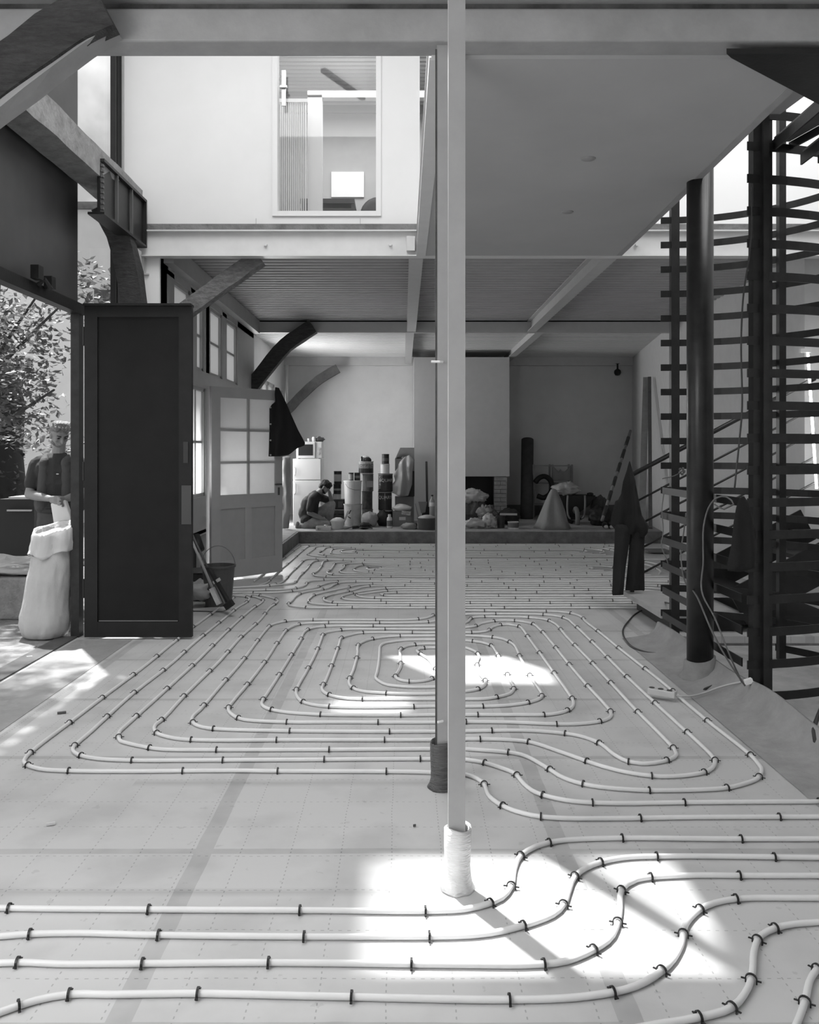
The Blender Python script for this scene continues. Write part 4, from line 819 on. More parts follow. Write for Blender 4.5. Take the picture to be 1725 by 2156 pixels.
# ------------------------------------------------------------------ things on the rear platform
def S(px_, Y): return Vector(((px_-VX)*Y/FPX, Y, .206))
def wz(py, Y): return CAMZ + (HY-py)*Y/FPX
def ww(px_, Y): return px_*Y/FPX
WPL = mat('white_plastic', .60, .45, var=.05); WPL2 = mat('dusty_white_plastic', .48, .5, var=.15, scale=9)
CARD = mat('cardboard', .19, .85, var=.12); CARD2 = mat('pale_cardboard', .26, .85, var=.1)
ENAM = mat('white_enamel', .66, .3)
Yf = 15.95
t = thing('refrigerator', S(648, Yf), 'white two-door refrigerator standing on the rear platform by the left wall', 'refrigerator')
x0 = ww(617-VX, Yf); x1 = ww(676-VX, Yf); zt = wz(966, Yf); zm = wz(1011, Yf)
MB().box(x0, x1, Yf+.05, Yf+.6, .206, zt).build('body', ENAM, t, bevel=.008)
da = MB().box(x0, x1, Yf, Yf+.045, .25, zm-.006).build('door', ENAM, t, bevel=.01); db = MB().box(x0, x1, Yf, Yf+.045, zm+.006, zt).build('door', ENAM, t, bevel=.01)
for a, b, dd in ((wz(1000, Yf), wz(985, Yf), db), (wz(1040, Yf), wz(1017, Yf), da)):
    MB().tube(catmull([(x0+.025, Yf, a), (x0+.05, Yf-.03, a+.02), (x0+.05, Yf-.03, b-.02), (x0+.025, Yf, b)], .03), .010, 6).build('handle', mat('fridge_handle', .35, .4), dd, smooth=True)
t = thing('microwave_oven', Vector((ww(650-VX, Yf), Yf, zt+.001)), 'white microwave oven on top of the refrigerator', 'microwave')
a, b = ww(624-VX, Yf), ww(678-VX, Yf); z0 = zt+.012; z1 = wz(930, Yf)
MB().box(a, b, Yf+.03, Yf+.4, z0, z1).build('body', ENAM, t, bevel=.01)
md = MB().box(a, b-.13, Yf+.005, Yf+.03, z0, z1).build('door', ENAM, t, bevel=.006); MB().box(a+.04, b-.17, Yf-.0, Yf+.005, z0+.05, z1-.05).build('window', BLACK, md)
for z in (z0+.09, z0+.17): MB().tube([(b-.065, Yf+.03, z), (b-.065, Yf+.005, z)], .022, 12).build('knob', mat('knob_white', .5, .4), t)
for x in (a+.05, b-.05): MB().box(x-.02, x+.02, Yf+.06, Yf+.1, zt, z0).build('foot', BLACK, t)
o = MB().ball((ww(668-VX, Yf), Yf+.2, z1+.05), (.12, .09, .05), 16, 10, nz=.5, sd=1).build('plastic_bag', mat('grey_bag_dark', .12, .5), smooth=True); tag(o, 'crumpled grey bag on top of the microwave', 'bag')
o = MB().lathe((ww(660-VX, Yf), Yf+.12, z1+.002), [(.035, 0), (.037, .07), (.03, .08), (.03, .09), (0, .09)], 14).build('jar', WPL, smooth=True); tag(o, 'small pale jar on top of the microwave', 'jar')
o = MB().lathe((ww(650-VX, Yf), Yf+.12, z1+.002), [(.03, 0), (.035, .06), (0, .06)], 14).build('cup', mat('cup_grey', .3, .5), smooth=True); tag(o, 'grey cup at the left end of the microwave top', 'cup')
o = MB(); cloth(o, px([(594, 962), (612, 960), (613, 1060), (608, 1113), (595, 1113)], 15.2), 15.2, .06, .02, .03, 30, 0, 8); o = o.build('dust_sheet', mat('dust_sheet', .34, .6), smooth=True); tag(o, 'translucent dust sheet hanging left of the refrigerator', 'dust sheet')
o = MB().tube([(ww(604-VX, 18.3), 18.3, .2), (ww(604-VX, 18.3), 18.3, 3.45)], .035, 10).build('wall_pipe', WHITE, smooth=True); tag(o, 'white pipe rising in the rear left corner', 'pipe')
def can(x0_, x1_, yt, yb, Y, m, name='paint_can', label='', cat='can', group=None, lid=None, band=None, z0=None):
    c = Vector((ww((x0_+x1_)/2-VX, Y), Y, wz(yb, Y) if z0 is None else z0)); r = ww((x1_-x0_)/2, Y); h = wz(yt, Y)-c.z
    t = thing(name, c, label, cat, group)
    MB().lathe(c, [(0, 0), (r*.97, 0), (r*.97, .01), (r*.95, .012), (r*.95, h-.015), (r, h-.012), (r, h-.002), (r*.9, h-.002), (r*.88, h-.01), (0, h-.01)], 22).build('body', m, t)
    if band: MB().lathe(c, [(r*.962, h*band[0]), (r*.965, h*band[0]+.001), (r*.965, h*band[1]), (r*.962, h*band[1])], 22).build('label_band', mat(*band[2:]), t)
    if lid: MB().lathe(c, [(r*.86, h-.009), (r*.86, h+.001), (0, h+.002)], 22).build('lid', lid, t)
    return t, c, r, h
DKP = mat('dark_print', .03, .4, var=.5, scale=30); GPB = mat('grey_bucket_pale', .17, .6, var=.25, scale=12); DKB = mat('black_bucket_print', .014, .4, var=.4, scale=20)
Y1 = 16.3
zb = .206
t = thing('crate', S(708, Y1), 'brown wooden crate at the bottom of the can stack beside the crouching man', 'crate')
m = MB(); xa, xb = ww(693-VX, Y1), ww(727-VX, Y1); 
for z in (.22, .31, .40): m.box(xa, xb, Y1-.01, Y1+.01, z, z+.07)
m.box(xa, xa+.03, Y1+.01, Y1+.4, .206, .47).box(xb-.03, xb, Y1+.01, Y1+.4, .206, .47).box((xa+xb)/2-.02, (xa+xb)/2+.02, Y1+.01, Y1+.03, .206, .47); m.build('slats', mat('crate_wood', .07, .8, var=.3), t); MB().box(xa+.03, xb-.03, Y1+.03, Y1+.38, .206, .44).build('contents', BLACK, t)
t = thing('toolbox', Vector((ww(711-VX, Y1), Y1, .48)), 'dark plastic toolbox standing on the brown crate', 'toolbox'); MB().box(ww(697-VX, Y1), ww(726-VX, Y1), Y1+.02, Y1+.3, .475, wz(1052, Y1)).build('body', mat('toolbox_dark', .035, .5, var=.3), t, bevel=.01); MB().box(ww(712-VX, Y1), ww(722-VX, Y1), Y1+.005, Y1+.02, .52, wz(1056, Y1)).build('latch', mat('latch_grey', .12, .5), t)
z0 = wz(1052, Y1)+.003
t, c, r, h = can(700, 719, 1040, 1052, Y1+.12, WPL2, 'paint_tub', 'low pale paint tub on the dark toolbox', 'tub', None, None, None, z0)
z0 = c.z+h+.003
t, c, r, h = can(702, 719, 1019, 1040, Y1+.12, DKB, 'paint_can', 'dark paint can with small pale print in the middle of the stack by the man', 'can', None, None, (.35, .55, 'can_label', .3), z0)
z0 = c.z+h+.003
can(703, 720, 992, 1018, Y1+.12, DKB, 'paint_can', 'tall paint can with a pale label on top of the stack by the man', 'can', None, DKP, (.2, .75, 'can_label_pale', .38), z0)
Y2 = 15.9
c = S(743, Y2); hb = (wz(1061, Y2)-.206)
t = bucket('plastic_bucket', c, ww(17, Y2), ww(18.5, Y2), hb, WPL2, 'large white plastic bucket at the bottom of the tall white pair', 'bucket')
c2 = c + Vector((0, 0, hb+.003)); hb2 = wz(1012, Y2)-c2.z
t = bucket('plastic_bucket', c2, ww(16.5, Y2), ww(18.5, Y2), hb2, WPL, 'large white plastic bucket on top of the tall white pair', 'bucket')
MB().tube(catmull([c2+Vector((-.13, -.12, hb2-.05)), c2+Vector((-.08, -.165, hb2-.12)), c2+Vector((.03, -.17, hb2-.16)), c2+Vector((.14, -.10, hb2-.17))], .03), .004, 6).build('handle', mat('wire_handle', .12, .4), t, smooth=True)
z0 = c2.z+hb2+.004
MB().tube([c2+Vector((0,0,hb2)), c2+Vector((0,0,hb2+.004))], ww(18.6, Y2), 24).build('lid', WPL, t)
can(734, 745, 995, 1010, Y2-.02, DKP, 'paint_can', 'small dark can on the white bucket, left of the two', 'can', None, None, (.1, .8, 'tin_label_a', .3), z0+.002)
can(746, 759, 995, 1010, Y2+.03, DKB, 'paint_can', 'small dark can on the white bucket, right of the two', 'can', None, None, (.3, .6, 'tin_label_b', .2), z0+.002)
Y3 = 16.6
zz = .206
for i, (xa, xb, yt, m, l) in enumerate(((762, 786, 1072, GPB, 'grey tub at the bottom of the mixed stack behind the white buckets'), (762, 785, 1034, mat('grey_tub_dark', .07, .6, var=.5, scale=15), 'dark smeared grey tub, second from the bottom behind the white buckets'), (763, 787, 998, mat('grey_tub_mid', .15, .6, var=.3, scale=15), 'grey tub with faint square print, third from the bottom behind the white buckets'), (755, 787, 971, mat('printed_tub', .42, .5, var=.35, scale=22), 'pale printed tub at the top of the stack behind the white buckets'))):
    t, c, r, h = can(xa, xb, yt, 1100, Y3, m, 'paint_tub', l, 'tub', None, None, None, zz)
    if i == 3: MB().lathe(c, [(r*.97, .02), (r*.972, .021), (r*.972, .13), (r*.97, .13)], 22).build('dark_band', DKP, t); MB().lathe(c, [(r*.972, h-.14), (r*.975, h-.139), (r*.975, h-.05), (r*.972, h-.05)], 22).build('printed_band', mat('blotchy_print', .2, .5, var=.95, scale=45), t)
    if i == 2: MB().box(c.x-.02, c.x+.10, Y3-r-.004, Y3-r+.02, c.z+.08, c.z+.2).build('print', mat('square_print', .27, .6), t)
    zz = c.z+h+.002
t = thing('cap', Vector((ww(771-VX, Y3), Y3, zz)), 'white and black cap lying on the printed tub', 'cap'); MB().ball((ww(770-VX, Y3), Y3, zz+.02), (.10, .10, .09), 18, 10).build('crown', mat('cap_white', .55, .7), t, smooth=True); MB().ball((ww(774-VX, Y3), Y3-.07, zz+.015), (.08, .06, .065), 14, 8).build('front_panel', BLACK, t, smooth=True); MB().box(ww(761-VX, Y3), ww(764-VX, Y3), Y3-.11, Y3-.06, zz+.0, zz+.09).build('strap', BLACK, t)
# lettered dark buckets
def wrap_text(s, c, r, size, zc, a0, mtl, parent, vertical=False):
    cu = bpy.data.curves.new('lettering', 'FONT'); cu.body = s; cu.size = size; cu.extrude = .0015; cu.align_x = 'CENTER'; cu.align_y = 'CENTER'
    ob = bpy.data.objects.new('lettering', cu); C.objects.link(ob); bpy.context.view_layer.update()
    me = bpy.data.meshes.new_from_object(ob.evaluated_get(bpy.context.evaluated_depsgraph_get())); C.objects.unlink(ob); bpy.data.objects.remove(ob)
    m = MB(); vs = []
    for v in me.vertices:
        x, y, z = v.co
        if vertical: x, y = y, -x
        th = a0 + x/r; rr = r + .002 + z
        vs.append((c.x + rr*math.sin(th), c.y - rr*math.cos(th), zc + y))
    m.add(vs, [tuple(p.vertices) for p in me.polygons]); m.build('lettering', mtl, parent)
LET = mat('pale_lettering', .42, .6)
Y4 = 16.0
z0 = .206
t, c, r, h = can(797, 828, 1072, 1100, Y4, DKB, 'paint_bucket', 'dark bucket with pale scalloped rim at the bottom of the lettered stack', 'bucket', None, None, (.88, .96, 'rim_pale', .33), z0)
z0 = c.z+h+.002
t, c, r, h = can(796, 826, 1034, 1070, Y4, DKB, 'paint_bucket', 'dark lettered bucket in the middle of the tall stack', 'bucket', None, None, (.92, .98, 'rim_pale', .33), z0)
wrap_text('AQUARYL', c, r, .085, c.z+h*.66, 0.0, LET, t); MB().lathe(c, [(.004, h*.5), (.004, h*.9)], 6, lambda q, z, a, j: (.004, z, r*0, -r*.97)).build('paint_drip', LET, t)
z0 = c.z+h+.002
t, c, r, h = can(796, 828, 997, 1034, Y4, DKB, 'paint_bucket', 'dark lettered bucket with sideways writing, uppermost of the dark pair', 'bucket', None, None, (.93, .98, 'rim_pale', .33), z0)
wrap_text('AQUARYL', c, r, .08, c.z+h*.62, .35, LET, t); wrap_text('SORIELL', c, r, .07, c.z+h*.5, -.85, LET, t, True)
z0 = c.z+h+.002
t, c, r, h = can(801, 821, 977, 997, Y4, WPL, 'plastic_bucket', 'small white bucket on top of the dark lettered buckets', 'bucket', None, None, None, z0)
z0 = c.z+h+.002
can(804, 820, 956, 976, Y4, DKB, 'paint_can', 'black can with a pale figure on the small white bucket', 'can', None, DKP, (.3, .6, 'tin_label_c', .1), z0)
# cartons, bags and small things right of the lettered stack
def carton(name, xa, xb, yt, yb, Y, dep, m, label, cat='box', z0=None, flaps=False, lab=None, group=None):
    z = .206 if z0 is None else z0; t = thing(name, Vector((ww((xa+xb)/2-VX, Y), Y, z)), label, cat, group); X0, X1, Z1 = ww(xa-VX, Y), ww(xb-VX, Y), wz(yt, Y)
    q = MB().box(X0, X1, Y, Y+.006, z, Z1).box(X0, X1, Y+dep-.006, Y+dep, z, Z1).box(X0, X0+.006, Y+.006, Y+dep-.006, z, Z1).box(X1-.006, X1, Y+.006, Y+dep-.006, z, Z1).box(X0+.006, X1-.006, Y+.006, Y+dep-.006, z, z+.006)
    if not flaps: q.box(X0+.006, X1-.006, Y+.006, Y+dep-.006, Z1-.006, Z1-.0005)
    q.build('body', m, t)
    if flaps:
        MB().add([(X0, Y+dep, Z1), (X1, Y+dep, Z1), (X1+.0, Y+dep+.06, Z1+.22), (X0+.10, Y+dep+.06, Z1+.22)], [(0,1,2,3)]).build('flap', m, t)
        MB().add([(X0, Y, Z1), (X0, Y+dep, Z1), (X0+.08, Y+dep, Z1+.16), (X0+.02, Y, Z1+.03)], [(0,1,2,3)]).build('flap', m, t)
    if lab: MB().box(X0+lab[0], X0+lab[1], Y-.002, Y, z+lab[2], z+lab[3]).build('label', mat('box_label', .5, .7), t)
    return t, X0, X1, Z1
Y5 = 16.6
t, X0, X1, Z1 = carton('plastic_tub', 832, 872, 1046, 1100, Y5, .35, mat('grey_tub_box', .15, .6), 'grey plastic tub under the white bag beside the chimney', 'tub', None, False)
t2, X0, X1, Z1 = carton('cardboard_box', 842, 873, 992, 1046, Y5+.1, .3, mat('dark_carton', .04, .8), 'dark tall box behind the white plastic bag', 'box', Z1+.004)
t2, X0, X1, Z1 = carton('cardboard_box', 832, 873, 966, 992, Y5+.05, .33, CARD, 'open cardboard box with raised flaps at the top of the pile beside the chimney', 'box', Z1+.004, True)
for i, (a, d) in enumerate(((.08, .04), (.17, .05), (.27, .045))): o = MB().ball((X0+a, Y5+.15, Z1-.0), (d, d, d*1.1), 12, 8).build('jar', mat('jar_dark', .06, .3), smooth=True); tag(o, 'dark jar peeping out of the open cardboard box, %s one' % ('left', 'middle', 'right')[i], 'jar', 'jars in the open cardboard box')
t = thing('plastic_bag', Vector((ww(848-VX, Y5-.1), Y5-.12, .9)), 'translucent white plastic bag hanging over the pile beside the chimney', 'bag')
q = MB(); cloth(q, px([(852, 962), (862, 958), (873, 968), (869, 990), (868, 1020), (860, 1044), (842, 1046), (826, 1038), (824, 1022), (832, 1012), (829, 1000), (836, 986), (842, 972)], Y5-.1), Y5-.06, .12, .02, .03, 26, 0, 9); q.build('body', mat('milky_bag', .48, .35, trans=.25, bump=.5, bscale=14), t, smooth=True)
Y6 = 15.7
t, X0, X1, Z1 = carton('cardboard_box', 827, 866, 1078, 1108, Y6, .35, CARD, 'closed brown cardboard box with a white label in front of the pile', 'box', None, False, (.12, .24, .12, .18))
o = MB().ball(((X0+X1)/2, Y6+.15, Z1+.06), (.17, .13, .07), 18, 10, nz=.3, sd=6).build('plastic_bag', mat('white_bag', .5, .4), smooth=True); tag(o, 'white bag with a dark mark on the brown cardboard box', 'bag')
o = MB().rbox((X0+.25, Y6-.02, Z1-.02), (.17, .05, .07), Matrix.Rotation(.15, 3, 'Y')).build('packet', mat('printed_packet', .35, .5, var=.6, scale=30), bevel=.005); tag(o, 'small printed packet on the edge of the brown cardboard box', 'packet')
t = thing('bottle', S(820.5, 15.4), 'pale bottle with a printed label left of the brown cardboard box', 'bottle')
c = S(820.5, 15.4); MB().lathe(c, [(0, 0), (.048, 0), (.05, .02), (.05, .16), (.045, .19), (.025, .21), (.025, .22), (0, .22)], 18).build('body', WPL, t, smooth=True); MB().lathe(c, [(.0505, .04), (.051, .041), (.051, .14), (.0505, .14)], 18).build('label', mat('bottle_label', .12, .5, var=.6, scale=40), t); MB().lathe(c, [(.028, .215), (.028, .25), (0, .25)], 14).build('cap', WPL, t)
o = MB().ball(S(778, 15.7)+Vector((0, 0, .13)), (.15, .12, .14), 20, 12, nz=.3, sd=4).build('sack', mat('pale_sack', .34, .8, var=.15, bump=.5, bscale=12), smooth=True); tag(o, 'pale crumpled sack leaning at the foot of the white buckets', 'sack')
o = MB().ball(S(808, 15.9)+Vector((0, 0, .14)), (.14, .14, .15), 16, 10, nz=.3, sd=8).build('bag', mat('dark_bag', .02, .6), smooth=True); tag(o, 'dark bag between the pale sack and the brown cardboard box', 'bag')
t = thing('power_tool', S(765, 15.2), 'black power tool with a coiled cord in front of the pale sack', 'power tool')
c = S(768, 15.2); MB().ball(c+Vector((0, 0, .06)), (.12, .07, .06), 16, 10, nz=.2).bar(c+Vector((-.22, 0, .03)), c+Vector((.02, 0, .05)), .05, .05).build('body', BLACK, t, smooth=False)
MB().tube(catmull([c+Vector((.1*math.cos(a)*1.2+.02, .05*math.sin(a)-.05, .02+.03*(a/9))) for a in [i*.7 for i in range(14)]], .03), .008, 6).build('cord', KCAB, t, smooth=True)
cable([S(738, 15.1)+Vector((-.1, 0, .01)), S(745, 15.15)+Vector((0, 0, .05)), S(755, 15.2)+Vector((0, 0, .05)), S(762, 15.2)+Vector((0, 0, .04))], .007, KCAB, 'black cord running left from the power tool on the platform')
o = MB().ball(S(862, 15.2)+Vector((0, 0, .05)), (.14, .08, .055), 16, 8, nz=.5, sd=12).build('rag', mat('rag_grey', .26, .8), smooth=True); tag(o, 'crumpled grey rag in front of the brown cardboard box', 'rag')
o = MB().rbox(S(872, 15.3)+Vector((0, 0, .05)), (.11, .1, .1)).build('block', BLACK, bevel=.01); tag(o, 'small black box beside the grey rag', 'box')
# shovel, dustpan, bucket at the chimney
t = thing('shovel', S(899, 16.8), 'shovel with a dark wooden handle leaning on the chimney breast', 'shovel')
MB().tube([(ww(898-VX, 17.05), 17.05, wz(972, 17.05)), (ww(900-VX, 16.8), 16.8, .5)], .022, 8).build('handle', mat('shovel_wood', .07, .7), t, smooth=True)
MB().add([(ww(900-VX, 16.8)+a, 16.8-b, z) for a, b, z in ((-.10, 0, .50), (.10, 0, .50), (.11, .05, .3), (0, .07, .22), (-.11, .05, .3), (-.10, .02, .50), (.10, .02, .50), (.11, .07, .3), (0, .09, .22), (-.11, .07, .3))], [(0,1,2,3,4), (9,8,7,6,5), (0,5,6,1), (1,6,7,2), (2,7,8,3), (3,8,9,4), (4,9,5,0)]).build('blade', DARK, t)
t = thing('dustpan', S(884, 15.9), 'grey long-handled dustpan standing left of the dark bucket', 'dustpan')
a = ww(881-VX, 15.9); b = ww(899-VX, 15.9); MB().add([(a, 15.8, wz(1056, 15.9)), (b, 15.8, wz(1056, 15.9)), (b-.03, 15.8, wz(1078, 15.9)), (a+.05, 15.8, wz(1080, 15.9)), (a, 15.86, wz(1056, 15.9)), (b, 15.86, wz(1056, 15.9)), (b-.03, 15.9, wz(1078, 15.9)), (a+.05, 15.9, wz(1080, 15.9))], [(0,1,2,3), (7,6,5,4), (0,4,5,1), (1,5,6,2), (2,6,7,3), (3,7,4,0)]).build('pan', mat('pan_grey', .17, .5), t)
MB().tube([(a+.04, 15.84, .206), (a-.06, 15.84, wz(1060, 15.9))], .012, 8).build('handle', mat('pan_handle', .30, .5), t)
bucket('bucket', S(899, 15.15), .15, .165, wz(1090, 15.15)-.206, mat('olive_bucket', .06, .5), 'dark bucket heaped with pale rubble beside the chimney', 'bucket', None, None, .012, None, mat('rubble', .40, .9, var=.2, bump=.5))
t = thing('bottle', S(910, 15.7), 'clear bottle with a white label standing behind the dark bucket', 'bottle'); c = S(910, 15.7); c.z = .206
MB().lathe(c, [(0, 0), (.05, 0), (.05, .42), (.05, .47), (.02, .53), (.018, .57), (0, .57)], 16).build('body', mat('cloudy_bottle', .4, .3, trans=.3), t, smooth=True); MB().lathe(c, [(.051, .38), (.052, .381), (.052, .45), (.051, .45)], 16).build('label', WPL, t); MB().lathe(c, [(.022, .56), (.022, .59), (0, .59)], 12).build('cap', DKP, t)
# tub, tray, trowel by the man
t = bucket('mixing_tub', S(711, 15.25), ww(11.5, 15.25), ww(14.5, 15.25), .155, WPL, 'low white mixing tub in front of the crouching man', 'tub', None, None, .008, None, mat('plaster_mix', .62, .9))
t = thing('smoothing_board', S(726, 15.3), 'pale wooden float standing upright in the white mixing tub', 'tool'); MB().bar(W(724, 1100, 15.3), W(734, 1076, 15.3), .03, .035).build('board', mat('float_wood', .5, .7), t); MB().tube([W(735, 1082, 15.28), W(739, 1074, 15.28)], .009, 8).build('handle', BLACK, t); MB().tube([W(733, 1088, 15.28), W(738, 1091, 15.2)], .009, 8).build('peg', BLACK, t)
t = thing('tool_tray', S(681, 14.98), 'white plastic tray with small tools at the platform edge', 'tray')
a, b = ww(666-VX, 14.98), ww(697-VX, 14.98); MB().box(a, b, 14.9, 15.1, .206, .212).box(a, b, 14.9, 14.905, .212, .275).box(a, b, 15.095, 15.1, .212, .275).box(a, a+.005, 14.905, 15.095, .212, .275).box(b-.005, b, 14.905, 15.095, .212, .275).build('tray', WPL, t)
MB().box(a+.03, a+.07, 14.893, 14.9, .22, .255).box(a+.08, a+.09, 14.893, 14.9, .22, .255).build('clip', mat('tray_clip', .3, .5), t)
o = MB().tube([(a+.14, 15.0, .28), (a+.20, 15.02, .29)], .018, 10).build('tape_roll', mat('tape_shiny', .5, .2, metal=.5), smooth=True); tag(o, 'small shiny roll in the white tool tray', 'roll')
# ---------------- right of the columns
Y7 = 16.0
def lump(name, p, r, nz, sd, m, l, cat, group=None): 
    o = MB().ball(p, r, 40, 26, nz=nz, sd=sd).build(name, m, smooth=True); return tag(o, l, cat, group)
WB = mat('white_bag_crumpled', .42, .5, var=.1, bump=.9, bscale=9)
lump('rubble_bag', Vector((ww(1000-VX, Y7), Y7+.3, .72)), (.26, .18, .15), .35, 21, WB, 'large crumpled white bag in front of the fireplace opening', 'bag')
lump('rubble_bag', Vector((ww(1004-VX, Y7), Y7+.25, .42)), (.27, .2, .22), .3, 22, mat('brown_bag', .07, .8, var=.3, bump=.6, bscale=9), 'dark sack under the large white bag by the fireplace', 'bag')
lump('rubble_bag', Vector((ww(1022-VX, Y7), Y7-.05, .44)), (.16, .13, .14), .4, 23, mat('grey_bag_mid', .2, .6, bump=.6, bscale=9), 'grey bag between the white bags by the fireplace', 'bag')
lump('rubble_bag', Vector((ww(1030-VX, 15.4), 15.4, .33)), (.12, .12, .13), .35, 24, WB, 'small white tied bag at the platform edge by the fireplace', 'bag')
lump('rubble_bag', Vector((ww(1000-VX, 15.4), 15.4, .29)), (.2, .13, .09), .35, 25, WB, 'flat white bag behind the foreground column at the platform edge', 'bag')
t = thing('jug', S(1038, 16.2), 'dark plastic jug behind the small white tied bag', 'jug'); c = S(1036, 16.2); MB().lathe(c, [(0, 0), (.07, 0), (.075, .25), (.03, .33), (.03, .37), (0, .37)], 14).build('body', mat('jug_grey', .11, .5), t, smooth=True); MB().tube(catmull([c+Vector((.07, 0, .12)), c+Vector((.12, 0, .18)), c+Vector((.06, 0, .28))], .03), .012, 6).build('handle', mat('jug_grey', .11), t)
bucket('bin', S(1055, 15.5), .065, .075, .225, mat('bin_dark', .035, .5), 'small dark bin beside the printed tub', 'bin')
t, c, r, h = can(1069, 1093, 1098, 1116, 15.3, WPL2, 'printed_tub', 'small pale tub with a dark printed label right of the bin', 'tub', None, None, (.2, .85, 'tub_print', .12), .206)
o = MB().bar(W(1053, 1082.6, 15.5), W(1089, 1083, 15.5), .03, .035).build('batten', mat('batten_white', .5, .6)); tag(o, 'short white batten resting across the bin and tub', 'batten')
lump('crate', Vector((ww(1072-VX, 16.2), 16.2, .36)), (.2, .15, .15), .2, 30, mat('dark_clutter', .03, .8, var=.4), 'heap of dark clutter behind the white batten', 'clutter')
t = thing('cardboard_tube', S(1110, 17.9), 'tall dark cardboard roll leaning against the rear wall', 'roll')
a, b = W(1109, 1106, 17.5), W(1111, 926, 18.3); MB().tube([a, b], .13, 24).build('roll', mat('roll_grey', .06, .8, var=.2), t, smooth=True); MB().tube([b, b+Vector((0, .002, .004))], .05, 12).build('hollow', BLACK, t)
t = thing('shelf_frame', S(1165, 17.9), 'pale open shelf frame standing behind the draped sheet', 'shelf')
SHF = mat('shelf_pale', .24, .6, var=.1)
m = MB(); Yh = 17.9
for x in (1124, 1164, 1205): 
    for dy in (0, .35): m.box(ww(x-VX, Yh)-.02, ww(x-VX, Yh)+.02, Yh+dy, Yh+dy+.03, .2, wz(978, Yh))
m.build('upright', SHF, t)
for yy in (980, 1017, 1062): MB().box(ww(1124-VX, Yh), ww(1205-VX, Yh), Yh+.03, Yh+.35, wz(yy, Yh)-.02, wz(yy, Yh)).build('shelf_board', SHF, t)
t = thing('coiled_hose', W(1148, 1050, Yh-.1), 'thick black hose coiled over the shelf frame', 'hose'); 
MB().tube(catmull([W(1127, 1016, Yh-.12), W(1136, 1006, Yh-.12), W(1147, 1003, Yh-.12), W(1158, 1010, Yh-.12), W(1163, 1025, Yh-.12), W(1158, 1040, Yh-.12), W(1145, 1048, Yh-.12), W(1132, 1044, Yh-.12)], .03), .055, 10).build('hose', BLACK, t, smooth=True)
t = thing('cardboard_flaps', W(1185, 990, Yh-.02), 'pale torn sheet folded over the shelf top in a zigzag', 'sheet'); q = MB(); cloth(q, px([(1164, 980), (1176, 993), (1180, 987), (1187, 993), (1190, 992), (1203, 979), (1203, 1012), (1164, 1012)], Yh-.05), Yh-.06, .03, .02, .01, 30, 0, 2); q.build('body', mat('zigzag_sheet', .2, .8), t, smooth=True)
t = thing('dust_sheet', S(1166, 15.4), 'grey dust sheet draped into a tent in front of the shelf', 'dust sheet')
m = MB(); c = S(1166, 15.35); n = 36
def drape(r, z, a, j): return (r*(1+.16*math.sin(a*5+j*.3)*(j < 4)+.08*noise.noise(Vector((math.cos(a)*3, math.sin(a)*3, z*4)))), z, -.0 + (.62-z)*-.02, 0)
m.lathe(c, [(.31, .004), (.25, .12), (.20, .3), (.14, .48), (.09, .62), (.05, .70), (0, .72)], n, drape).build('sheet', mat('sheet_grey', .24, .8, bump=.4, bscale=16), t, smooth=True)
t = thing('wheelbarrow', S(1213, 16.2), 'black wheelbarrow tipped on end with its pale frame and wheel facing the room', 'wheelbarrow')
Yw = 16.3
P_ = px([(1170, 1041), (1256, 1043), (1240, 1066), (1222, 1078), (1204, 1105), (1192, 1092), (1180, 1066)], Yw)
MB().prism(P_, Yw, Yw+.3).build('tray', BLACK, t, bevel=.02)
fr_ = catmull([W(1196, 1043, Yw-.03), W(1195, 1070, Yw-.04), W(1199, 1090, Yw-.05), (W(1213, 1094, Yw-.05)), W(1228, 1090, Yw-.05), W(1232, 1070, Yw-.04), W(1232, 1043, Yw-.03)], .05)
MB().tube(fr_, .020, 8).build('frame', mat('barrow_frame', .25, .5), t, smooth=True)
wc = W(1213, 1092, Yw-.1); ring = [wc+Vector((0, .17*math.cos(a), .19*math.sin(a))) for a in [i*PI/12 for i in range(25)]]
MB().tube(ring, .045, 10, cap=False).build('wheel', mat('wheel_grey', .16, .6), t, smooth=True); MB().tube([wc+Vector((-.1, 0, 0)), wc+Vector((.1, 0, 0))], .02, 8).build('axle', DARK, t)
lump('plastic_bag', W(1192, 1030, Yw+.1), (.25, .18, .12), .3, 41, mat('milky_bag2', .36, .4, bump=.6, bscale=9), 'pale plastic bag lying on the upturned wheelbarrow', 'bag')
lump('trowel', W(1243, 1040, Yw), (.06, .05, .03), .2, 42, BLACK, 'small dark trowel head on the right end of the wheelbarrow', 'tool')
lump('work_bag', Vector((ww(1264-VX, 16.0), 16.0, .37)), (.20, .18, .19), .25, 43, BLACK, 'black bag on the floor right of the wheelbarrow', 'bag')
lump('work_bag', Vector((ww(1262-VX, 16.6), 16.6, .5)), (.17, .15, .22), .25, 44, mat('bag_grey_dark', .05, .7), 'dark grey bag behind the black one by the wheelbarrow', 'bag')
for i, x in enumerate((1275, 1287)):
    t = thing('work_shoe', S(x, 15.3), 'dark shoe with a white toe at the platform edge, %s of the pair' % ('left', 'right')[i], 'shoe', 'pair of shoes at the platform edge'); c = S(x, 15.3)
    MB().ball(c+Vector((0, .05, .06)), (.045, .12, .06), 12, 8).build('upper', BLACK, t, smooth=True); MB().ball(c+Vector((0, -.055, .035)), (.042, .05, .035), 12, 8).build('toe', mat('toe_white', .5, .5), t, smooth=True)
def leaner(name, p, q, w, h, m, l, cat='plank'):
    o = MB().bar(p, q, w, h).build(name, m); return tag(o, l, cat)
Yp = 15.2
leaner('plank', W(1352, 1100, 13.9), W(1361, 795, 15.8), .11, .03, mat('plank_pale', .26, .7, var=.15), 'tall pale plank leaning on the right wall, left one of the pair')
